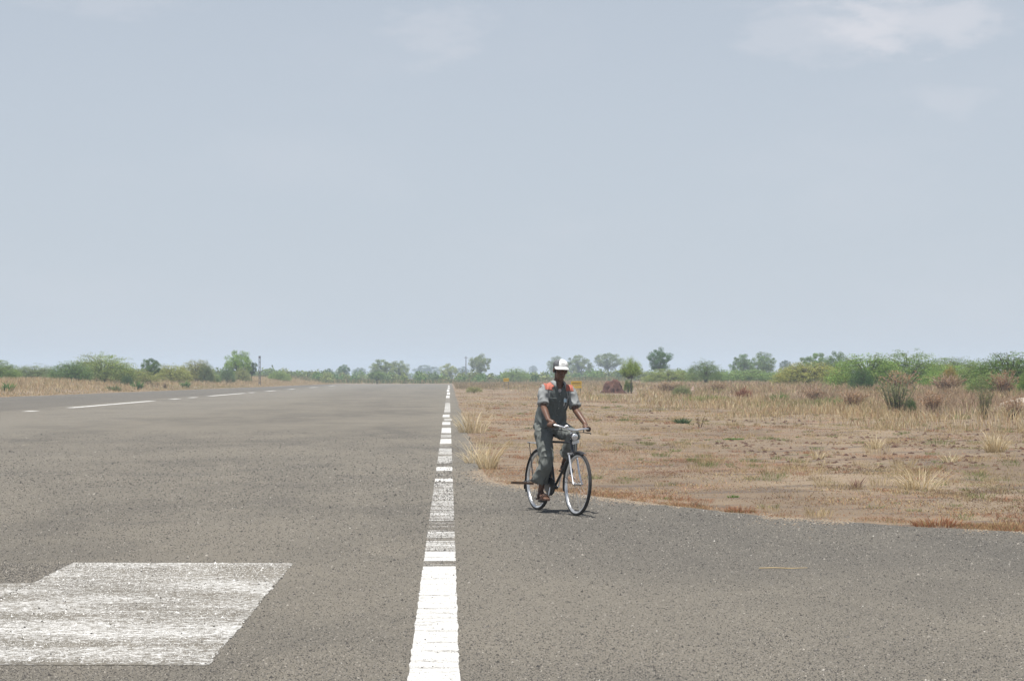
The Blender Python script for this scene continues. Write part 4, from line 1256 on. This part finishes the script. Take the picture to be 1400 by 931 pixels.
rod.tube([(.99, -.045, .70), (.99, .045, .70)], .004, 6)
rod.build("brake_rod", BM['steel'], bike)
bell = MB().ball(tl((.905, -.075, .992)), (.026, .026, .020)).build("bell", BM['chrome'], bike)
# headlamp on its bracket
lamp = MB(); ax = Vector((1, 0, -.12)).normalized(); lc = Vector((.945, 0, .885))
lamp.tube([lc - ax * .055, lc - ax * .045, lc - ax * .01, lc + ax * .022, lc + ax * .030], [.012, .032, .043, .045, .043], 18)
lo = lamp.build("headlamp", BM['lampshell'], bike)
MB().ball(lc + ax * .029, (.012, .040, .040), Matrix.Rotation(.12, 3, 'Y')).build("lamp_lens", BM['lens'], lo)
MB().tube([lc + Vector((-.01, 0, -.03)), Vector((.925, 0, .82)), Vector((.905, 0, .80))], .007, 6).build("lamp_bracket", BM['steel'], lo)
# white number plate strip under the lamp, as the photograph shows a pale scrap there
MB().box((.962, .02, .825), (.004, .085, .035), Matrix.Rotation(.3, 3, 'X')).build("pale_tag", BM['pale'], bike)
# drive train
CR = .168
def crank(s, ang):
    d = Vector((math.cos(ang), 0, math.sin(ang)))
    e = BB + d * CR + Vector((0, s * .075, 0))
    MB().tube([BB + Vector((0, s * .05, 0)), BB + d * CR * .5 + Vector((0, s * .062, 0)), e], [.011, .009, .009], 8).build("crank", BM['chrome'], bike)
    p = MB().tube([e, e + Vector((0, s * .10, 0))], .006, 8)
    for k in (-1, 1): p.box(e + Vector((k * .028, s * .058, 0)), (.024, .085, .022))
    p.build("pedal", BM['rubber'], bike)
    return e + Vector((0, s * .055, 0))
PED = {-1: crank(-1, R(-97)), 1: crank(1, R(83))}
cw = MB().tube([BB + Vector((0, -.046, 0)), BB + Vector((0, -.042, 0))], .088, 36); cw.build("chainwheel", BM['steel'], bike)
cg = MB()
prof = [(-.10, .36), (-.02, .395), (.25, .40), (.40, .405), (.50, .40), (.56, .36), (.585, .30), (.56, .235), (.49, .195), (.42, .19), (.25, .30), (-.02, .315), (-.10, .33)]
v = [(x, y, z) for y in (-.058, -.038) for x, z in prof]; n = len(prof)
cg.add(v, [tuple(range(n)), tuple(range(2 * n - 1, n - 1, -1))] + [(k, (k + 1) % n, n + (k + 1) % n, n + k) for k in range(n)])
cg.build("chain_guard", BM['black'], bike)
ch = MB(); ch.tube([RA + Vector((0, -.05, .028)), BB + Vector((-.01, -.05, .088))], .004, 6); ch.tube([RA + Vector((0, -.05, -.028)), BB + Vector((-.01, -.05, -.088))], .004, 6); ch.build("chain", BM['steel'], bike)
# carrier and its struts
ca = MB()
for y in (-.06, -.02, .02, .06): ca.tube([(.13, y, .775), (-.26, y, .785)], .005, 6)
for x in (.12, -.05, -.25): ca.tube([(x, -.065, .780), (x, .065, .780)], .005, 6)
ca.tube([(-.25, -.065, .782), (-.285, -.04, .787), (-.285, .04, .787), (-.25, .065, .782)], .005, 6)
ca.build("carrier_rack", BM['steel'], bike)
for s in (-1, 1): MB().tube([(-.19, s * .064, .78), (-.03, s * .066, .37)], .005, 6).build("carrier_strut", BM['black'], bike)
# stand (folded) and the passenger's foot rest sticking out at the rear axle
MB().tube([RA + Vector((0, -.07, 0)), RA + Vector((-.30, -.085, -.045)), RA + Vector((-.31, .085, -.045)), RA + Vector((0, .07, 0))], .007, 7).build("stand", BM['black'], bike)
fp = MB(); fp.box(RA + Vector((-.02, -.200, -.045)), (.045, .27, .028)); fp.build("foot_rest", BM['wood'], bike, False)

# ------------------------------------------------------------------ rider
PM = dict(
    skin=simple("dark_skin", (.125, .066, .043), .45, var=.15, scale=14, spec=.4),
    shirt=simple("grey_green_cotton", (.118, .132, .130), .9, var=.10, scale=7, spec=.15, bump=.15),  # chest and sides: their shade is deepened in this colour
    shirt_sunlit=simple("sunlit_grey_cotton", (.265, .275, .275), .9, var=.10, scale=7, spec=.15, bump=.15),  # the shirt's grey with sunlight from above put into the colour
    trouser=simple("grey_trouser_cloth", (.150, .160, .150), .9, var=.12, scale=6, spec=.15, bump=.15),
    orange=simple("orange_red_cloth", (.42, .14, .10), .85, var=.15, scale=20),
    white=simple("white_cotton", (.80, .80, .79), .85, var=.05),
    dark=simple("dark_navy_cotton", (.12, .125, .135), .85, var=.35, scale=30),
    sandal=simple("brown_leather", (.085, .045, .03), .7, var=.25),
    blue=simple("pale_blue_card", (.42, .55, .62), .5, var=.1),
    eye=simple("eye_white", (.55, .50, .45), .3), iris=simple("dark_iris", (.02, .012, .01), .25),
    button=simple("button", (.30, .30, .29), .5), vest=simple("pale_vest", (.40, .38, .38), .9),
)

def remesh(mb, voxel, iters=3, fac=.5, name="m"):
    me0 = mb.mesh(name + "_raw"); ob = bpy.data.objects.new(name + "_tmp", me0); COL.objects.link(ob)
    m1 = ob.modifiers.new("r", 'REMESH'); m1.mode = 'VOXEL'; m1.voxel_size = voxel; m1.use_smooth_shade = True
    if iters:
        m2 = ob.modifiers.new("s", 'SMOOTH'); m2.factor = fac; m2.iterations = iters
    dg = bpy.context.evaluated_depsgraph_get(); dg.update()
    me = bpy.data.meshes.new_from_object(ob.evaluated_get(dg)); me.name = name
    bpy.data.objects.remove(ob); bpy.data.meshes.remove(me0)
    me.polygons.foreach_set('use_smooth', np.ones(len(me.polygons), bool))
    return me

from mathutils import noise as mnoise
def wrinkle(me, amp, freq, seed, amp2=0., gather=()):
    """folds of cloth: ridged noise pushed along the normal, stronger at the given joints"""
    me.update()
    off = Vector((seed * 3.1, seed * 1.7, seed * .9))
    nv = [v.normal.copy() for v in me.vertices]
    for v, n in zip(me.vertices, nv):
        p = v.co
        q = Vector((p.x * freq, p.y * freq, p.z * freq * .55)) + off
        k = 1 - 2 * abs(mnoise.noise(q + .6 * mnoise.noise_vector(q * .7)))
        k2 = mnoise.noise(q * 2.7)
        s = 1.
        for g, r, gain in gather: s += gain * math.exp(-((p - g).length / r) ** 2)
        v.co = p + n * (amp * (k - .45) * s + amp2 * k2)
    me.update()

def spine_ring(c, t, rx, ry, n=24, flat=0.):
    t = Vector(t).normalized(); side = Vector((0, 1, 0)); fwd = side.cross(t).normalized()
    out = []
    for k in range(n):
        a = 2 * math.pi * k / n
        ca_, sa = math.cos(a), math.sin(a)
        e = .82
        out.append(Vector(c) + fwd * rx * math.copysign(abs(ca_) ** e, ca_) + side * ry * math.copysign(abs(sa) ** e, sa))
    return out

def torso(rows, mb):
    rings = []
    for i, (x, z, rx, ry) in enumerate(rows):
        a = rows[max(0, i - 1)]; b_ = rows[min(len(rows) - 1, i + 1)]
        rings.append(spine_ring((x, 0, z), (b_[0] - a[0], 0, b_[1] - a[1]), rx, ry))
    mb.loft(rings)

HEAD_C = Vector((.475, 0, 1.640)); HEAD_R = Euler((0, R(7), R(-9))).to_matrix()
def hp(x, y, z): return HEAD_C + HEAD_R @ Vector((x, y, z))
SH = {s: Vector((.405, s * .168, 1.415)) for s in (1, -1)}
HAND, ELB, WR = {}, {}, {}
for s in (1, -1):
    g1, g0 = GRIP[s]; d = (g0 - g1).normalized(); c = g1.lerp(g0, .5)
    HAND[s] = (c, d)
    WR[s] = c + Vector((-.075, -s * .002, .050))
    mid = (SH[s] + WR[s]) / 2
    ELB[s] = mid + Vector((-.070, s * .002, -.030))
HIP = {s: Vector((.245, s * .088, .975)) for s in (1, -1)}
ANK = {s: PED[s] + Vector((-.085, 0, .100)) for s in (1, -1)}
def knee(s):
    h, a = HIP[s], ANK[s] ; L1, L2 = .435, .425
    d = (a - h); L = min(d.length, L1 + L2 - .005); u = d.normalized()
    k = (L1 * L1 - L2 * L2 + L * L) / (2 * L); hgt = math.sqrt(max(1e-6, L1 * L1 - k * k))
    f = Vector((1, 0, 0)); f = (f - u * f.dot(u)).normalized()
    return h + u * k + f * hgt + Vector((0, s * .025, 0))
KNEE = {s: knee(s) for s in (1, -1)}

body = MB()
# head
body.ball(hp(-.010, 0, .030), (.097, .075, .088), HEAD_R, 20, 14)
body.ball(hp(.028, 0, -.050), (.062, .053, .066), HEAD_R, 16, 12)
body.ball(hp(.066, 0, -.100), (.024, .026, .020), HEAD_R)
body.ball(hp(.086, 0, -.058), (.016, .025, .014), HEAD_R)
body.ball(hp(.088, 0, -.072), (.013, .022, .009), HEAD_R)
body.tube([hp(.084, 0, .022), hp(.098, 0, .0), hp(.110, 0, -.022), hp(.100, 0, -.032)], [.009, .012, .015, .010], 10)
for s in (1, -1):
    body.ball(hp(.100, s * .013, -.026), .010)
    body.tube([hp(.090, 0, .030), hp(.083, s * .028, .034), hp(.062, s * .056, .026)], [.011, .012, .010], 8)
    body.ball(hp(.060, s * .044, -.018), (.022, .020, .022), HEAD_R)
    body.ball(hp(-.006, s * .078, -.006), (.018, .009, .031), HEAD_R)
body.tube([hp(-.02, 0, -.03), hp(-.028, 0, -.10), Vector((.425, 0, 1.485)), Vector((.41, 0, 1.43))], [.060, .054, .058, .085], 16)
# trunk under the clothes
torso([(.25, .94, .12, .15), (.25, 1.02, .11, .145), (.28, 1.12, .10, .135), (.33, 1.24, .105, .15), (.375, 1.35, .108, .165), (.405, 1.42, .085, .155), (.42, 1.47, .06, .09)], body)
for s in (1, -1):
    body.ball(SH[s], .052)
    body.tube([SH[s], SH[s].lerp(ELB[s], .35), ELB[s], ELB[s].lerp(WR[s], .3), WR[s]], [.050, .046, .037, .039, .026], 14)
    c, d = HAND[s]
    up = Vector((0, 0, 1)); nrm = d.cross(up).normalized()
    if nrm.x < 0: nrm = -nrm
    # palm lies over the back of the grip, the fingers curl over its front
    body.ball(c - nrm * .030 + up * .022, (.040, .040, .017), Matrix((nrm, d, nrm.cross(d))).transposed(), 14, 10)
    body.tube([WR[s], c - nrm * .045 + up * .030], [.026, .027], 12)
    for k, (off, rr, end) in enumerate(((-.033, .0088, -95), (-.011, .0092, -115), (.011, .009, -118), (.033, .0078, -100))):
        pts = [c + d * off - nrm * .018 + up * .028]
        for a in np.linspace(85, end, 7):
            rad = .0165 + rr * .95
            pts.append(c + d * off + (nrm * math.cos(R(a)) + up * math.sin(R(a))) * rad)
        body.tube(pts, [rr * 1.1] + [rr * (1 + .10 * (i in (1, 4))) * (1 - .04 * i) for i in range(7)], 8)
    th = [c - d * .035 - nrm * .038 + up * .018]
    for a in (170, 205, 240, 275): th.append(c - d * .048 + (nrm * math.cos(R(a)) + up * math.sin(R(a))) * .026)
    body.tube(th, [.014, .012, .0105, .010, .008], 8)
    # legs and feet
    body.tube([HIP[s], HIP[s].lerp(KNEE[s], .5), KNEE[s], KNEE[s].lerp(ANK[s], .3), KNEE[s].lerp(ANK[s], .7), ANK[s]], [.078, .066, .050, .050, .036, .031], 14)
    p = PED[s] + Vector((0, 0, .020))
    rings = []
    for x, w, h, zc in ((-.135, .018, .018, .028), (-.12, .030, .034, .040), (-.08, .034, .045, .055), (-.03, .036, .034, .042), (.03, .042, .025, .028), (.075, .043, .017, .020), (.105, .036, .012, .015), (.118, .02, .007, .012)):
        rings.append([p + Vector((x, w * math.cos(a), zc + h * math.sin(a))) for a in [2 * math.pi * k / 14 for k in range(14)]])
    body.loft(rings)
    for k, (dy, L) in enumerate(((-.030, .022), (-.013, .024), (.002, .020), (.016, .016), (.028, .010))):
        body.tube([p + Vector((.095, -s * -dy, .014)), p + Vector((.112 + L, -s * -dy, .010))], [.010, .008 if k else .010], 7)
bme = remesh(body, .0062, 2, .45, "person")
person = link("person", bme, None, PM['skin'])
person.location = BIKE_LOC; person.rotation_euler = BIKE_ROT
tag(person, "cyclist in grey uniform shirt with orange shoulder patches and white cap, hands on handlebar", "person")

for s in (1, -1):
    e = MB().ball(hp(.0715, s * .031, .010), .0118).build("eye", PM['eye'], person)
    MB().ball(hp(.0810, s * .031, .009), (.0035, .0062, .0062), HEAD_R).build("iris", PM['iris'], e)

# shirt
sh = MB()
torso([(.262, .955, .150, .176), (.255, 1.00, .156, .182), (.256, 1.07, .152, .180), (.285, 1.16, .138, .170), (.33, 1.26, .134, .172), (.372, 1.35, .128, .180), (.400, 1.415, .108, .176), (.418, 1.462, .082, .135), (.428, 1.492, .064, .072)], sh)
SLV = {}
for s in (1, -1):
    e = SH[s].lerp(ELB[s], .86); SLV[s] = e
    sh.ball(SH[s] + Vector((0, -s * .012, -.004)), (.070, .060, .060))
    sh.tube([SH[s] + Vector((0, -s * .03, 0)), SH[s].lerp(ELB[s], .25) + Vector((0, s * .004, 0)), SH[s].lerp(ELB[s], .6) + Vector((0, s * .006, 0)), e], [.064, .063, .063, .067], 18)
sme = remesh(sh, .007, 5, .5, "shirt")
g = [(SH[s], .10, .9) for s in (1, -1)] + [(SLV[s], .09, .8) for s in (1, -1)] + [(Vector((.40, 0, 1.02)), .16, 1.1)]
wrinkle(sme, .010, 13., 1, .003, g)
# open neck: take the cloth away in a V below the collar so that the chest shows
bm = bmesh.new(); bm.from_mesh(sme)
kill = []
for f_ in bm.faces:
    c = f_.calc_center_median()
    if c.x > .44 and 1.385 < c.z and abs(c.y) < .005 + (c.z - 1.385) * .50: kill.append(f_)
    elif c.z > 1.474 and abs(c.y) < .06: kill.append(f_)
bmesh.ops.delete(bm, geom=kill, context='FACES'); bm.to_mesh(sme); bm.free()
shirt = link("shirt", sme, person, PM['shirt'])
sme.materials.append(PM['shirt_sunlit'])              # sleeves and yoke get the paler grey: overhead sun put into the colour
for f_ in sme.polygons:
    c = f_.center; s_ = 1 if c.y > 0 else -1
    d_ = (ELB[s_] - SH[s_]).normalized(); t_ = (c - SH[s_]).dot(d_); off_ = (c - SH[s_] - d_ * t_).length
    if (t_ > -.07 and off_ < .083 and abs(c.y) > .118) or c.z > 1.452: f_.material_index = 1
MB().ball((.435, 0, 1.395), (.065, .040, .060)).build("undershirt", PM['vest'], person)

def _flat(me):
    me.polygons.foreach_set('material_index', np.zeros(len(me.polygons), np.int32))
def patch(src, name, test, off, mat, parent, thick=.004):
    """a piece of cloth lying on another: the faces that pass the test, lifted by off"""
    bm = bmesh.new(); bm.from_mesh(src)
    bm.normal_update()
    nn = [(v.co + v.normal * off) for v in bm.verts]
    kill = [f for f in bm.faces if not test(f.calc_center_median(), f.normal)]
    for v, p in zip(bm.verts, nn): v.co = p
    bmesh.ops.delete(bm, geom=kill, context='FACES')
    me = bpy.data.meshes.new(name); bm.to_mesh(me); bm.free(); _flat(me)
    o = link(name, me, parent, mat)
    md = o.modifiers.new("thick", 'SOLIDIFY'); md.thickness = thick; md.offset = -1
    return o
for s in (1, -1):
    patch(sme, "shoulder_patch", lambda c, n, s=s: .078 < s * c.y < .178 and c.z > 1.405 and .395 < c.x and n.z > .12, .003, PM['orange'], shirt, .003)
    patch(sme, "pocket_flap", lambda c, n, s=s: .040 < s * c.y < .128 and 1.268 + .12 * abs(s * c.y - .084) < c.z < 1.318 and n.x > .3, .009, PM['shirt'], shirt, .008)
    patch(sme, "pocket", lambda c, n, s=s: .045 < s * c.y < .122 and 1.165 < c.z < 1.285 and n.x > .3, .0035, PM['shirt'], shirt, .004)
    patch(sme, "sleeve_hem", lambda c, n, s=s: 0 < (c - SLV[s]).dot((SH[s] - SLV[s]).normalized()) < .026 and (c - SLV[s]).length < .11 and s * c.y > .13, .003, PM['shirt_sunlit'], shirt, .004)
patch(sme, "button_placket", lambda c, n: abs(c.y - .004) < .017 and .96 < c.z < 1.39 and n.x > .2, .004, PM['shirt'], shirt, .004)
# collar with two points
cb = MB(); cc = Vector((.428, 0, 1.488))
for s in (1, -1):
    prevs = []
    for i in range(9):
        a = R(38 + (180 - 38) * i / 8); f = max(0, 1 - i / 2.2)
        top = cc + Vector((math.cos(a) * .060, s * math.sin(a) * .066, .030 - .010 * f))
        lowp = cc + Vector((math.cos(a) * (.082 + .034 * f), s * math.sin(a) * (.092 + .0 * f), -.012 - .058 * f))
        mid_ = (top + lowp) / 2 + Vector((math.cos(a), s * math.sin(a), .4)) * .010
        prevs.append((top, mid_, lowp))
    v = [p for t in prevs for p in t]
    f = [(3 * i + j, 3 * i + j + 1, 3 * i + j + 4, 3 * i + j + 3) for i in range(8) for j in range(2)]
    cb.add(v, f)
co = cb.build("collar", PM['shirt_sunlit'], shirt); md = co.modifiers.new("thick", 'SOLIDIFY'); md.thickness = .005; md.offset = 0
# badge and pen at the left pocket, hanging cord
def on_front(y, z, lift=.014):
    best = max((v.co.x for v in sme.vertices if abs(v.co.y - y) < .014 and abs(v.co.z - z) < .014), default=.5)
    return Vector((best + lift, y, z))
MB().box(on_front(.066, 1.292), (.006, .034, .040), Matrix.Rotation(-.2, 3, 'Y')).build("badge", PM['blue'], shirt)
MB().tube([on_front(.060, 1.325, .012), on_front(.066, 1.232, .010)], .0042, 6).build("pen", PM['white'], shirt)
MB().tube([on_front(.085, 1.40, .008), on_front(.105, 1.33, .010), on_front(.10, 1.25, .012), on_front(.085, 1.20, .012)], .0035, 6).build("cord", PM['vest'], shirt)
for z in (1.36, 1.28, 1.20, 1.12, 1.04):
    MB().ball(on_front(.004, z, .009), (.003, .006, .006)).build("button", PM['button'], shirt)
patch(sme, "shirt_tail", lambda c, n: .0 < c.y < .05 and .955 < c.z < 1.02 and n.x > .2, .006, PM['shirt'], shirt, .004)

# trousers
tr = MB()
torso([(.235, .905, .145, .165), (.24, .96, .155, .178), (.25, 1.03, .138, .168), (.262, 1.085, .125, .155)], tr)
for s in (1, -1):
    h, k, a = HIP[s], KNEE[s], ANK[s]
    shin = (a - k)
    end = .66 if s == -1 else .62
    hem = k + shin * end
    back = Vector((-.045, s * .012, 0)) if s == -1 else Vector((-.02, s * .005, -.01))
    tr.tube([h + Vector((-.02, 0, .01)), h.lerp(k, .3), h.lerp(k, .65), k + Vector((-.006, 0, .0)), k.lerp(hem, .35), k.lerp(hem, .7) + back * .5, hem + back], [.108, .100, .088, .078, .074, .082, .096], 20)
    if s == -1: tr.tube([k + Vector((-.02, 0, -.05)), k.lerp(hem, .7) + Vector((-.075, -.01, 0)), hem + Vector((-.125, -.012, .0))], [.05, .055, .05], 12)
tme = remesh(tr, .008, 5, .5, "trousers")
g = [(KNEE[s], .11, 1.0) for s in (1, -1)] + [(HIP[s] + Vector((.06, 0, -.04)), .10, 1.3) for s in (1, -1)]
wrinkle(tme, .016, 13., 4, .004, g)
trou = link("trousers", tme, person, PM['trouser'])
MB().tube([Vector((.252 + .128 * math.cos(a), .158 * math.sin(a), 1.07 + .0 * a)) for a in [2 * math.pi * k / 28 for k in range(28)]], .014, 6, closed=True).build("belt", BM['leather'], person)

# sandals
for s in (1, -1):
    p = PED[s] + Vector((0, 0, .013))
    b = MB(); out = [(-.145, .03), (-.10, .036), (-.02, .034), (.05, .046), (.10, .045), (.138, .026)]
    v = [(p.x + x, p.y + w, p.z + z) for z in (0, .020) for x, w in out] + [(p.x + x, p.y - w, p.z + z) for z in (0, .020) for x, w in out]
    n = len(out); f = []
    for i in range(n - 1):
        f += [(i, i + 1, 2 * n + i + 1, 2 * n + i), (n + i, 3 * n + i, 3 * n + i + 1, n + i + 1), (i, n + i, n + i + 1, i + 1), (2 * n + i, 2 * n + i + 1, 3 * n + i + 1, 3 * n + i)]
    f += [(0, 2 * n, 3 * n, n), (n - 1, 2 * n - 1, 4 * n - 1, 3 * n - 1)]
    sa = b.add(v, f).build("sandal", PM['sandal'], person, False)
    for x, hgt, w in ((.045, .060, .049), (.075, .048, .049), (-.05, .098, .043)):
        pts = [p + Vector((x, w * math.cos(t), .012 + hgt * math.sin(t))) for t in np.linspace(0, math.pi, 9)]
        MB().tube(pts, .0075, 6).build("strap", PM['sandal'], sa)

# cap
capb = MB(); rings = []
CO = (-.012, .0, .055)
for j in range(11):
    th = R(-4 + 94 * j / 10); rr = max(math.cos(th), .02) ** .72; zz = math.sin(th)
    ringp = []
    for k in range(28):
        a = 2 * math.pi * k / 28
        hgt = .066 * (1 + .08 * max(0, math.cos(a)) * zz)
        ringp.append(hp(CO[0] + .106 * max(rr, .02) * math.cos(a), .0855 * max(rr, .02) * math.sin(a), CO[2] + hgt * zz))
    rings.append(ringp)
cap = capb.loft(rings).build("cap", PM['dark'], person)
cap['label'] = "baseball cap with white front and visor, darker sides"
fb = MB(); v, f = [], []
for j in range(9):
    th = R(-3 + 84 * j / 8)
    for k in range(13):
        a = R(-30 + 92 * k / 12)
        rr, zz = max(math.cos(th), .02) ** .72, math.sin(th)
        v.append(hp(CO[0] + .1085 * rr * math.cos(a), .088 * rr * math.sin(a), CO[2] + .0685 * (1 + .08 * max(0, math.cos(a)) * zz) * zz))
for j in range(8):
    for k in range(12): f.append((j * 13 + k, j * 13 + k + 1, (j + 1) * 13 + k + 1, (j + 1) * 13 + k))
fpn = fb.add(v, f).build("cap_front", PM['white'], cap); fpn.modifiers.new("thick", 'SOLIDIFY').thickness = .004
MB().box(hp(.0985, 0, .086), (.004, .042, .010), HEAD_R @ Matrix.Rotation(-.28, 3, 'Y')).build("cap_print", simple("grey_print", (.35, .35, .36), .8), cap, False)
vb = MB(); v, f = [], []
for i in range(7):
    t = i / 6
    for k in range(15):
        a = R(-68 + 136 * k / 14)
        r0 = Vector((CO[0] + .107 * math.cos(a), .0865 * math.sin(a)))
        ext = .086 * max(0, math.cos(a * 1.12)) ** .6
        v.append(hp(r0.x + ext * t, r0.y * (1 + .05 * t), CO[2] - .004 - .022 * t * math.cos(a) - .030 * abs(math.sin(a)) ** 2 * (.35 + .65 * t)))
for i in range(6):
    for k in range(14): f.append((i * 15 + k, i * 15 + k + 1, (i + 1) * 15 + k + 1, (i + 1) * 15 + k))
vis = vb.add(v, f).build("visor", PM['white'], cap); vis.modifiers.new("thick", 'SOLIDIFY').thickness = .005
hb_ = MB(); rings = []
for z, e in ((-.03, .996), (.0, 1.012), (.03, 1.015), (.055, 1.01)):
    rings.append([hp(-.018 + .092 * e * math.cos(a), .077 * e * math.sin(a), z) for a in [2 * math.pi * k / 24 for k in range(24)] ])
# short hair shows behind the ears only
rings = [[q if (HEAD_R.inverted() @ (q - HEAD_C)).x < .03 else q - HEAD_R @ Vector((.02, 0, 0)) for q in r] for r in rings]
hb_.loft(rings).build("hair", simple("black_hair", (.012, .011, .01), .8), person)
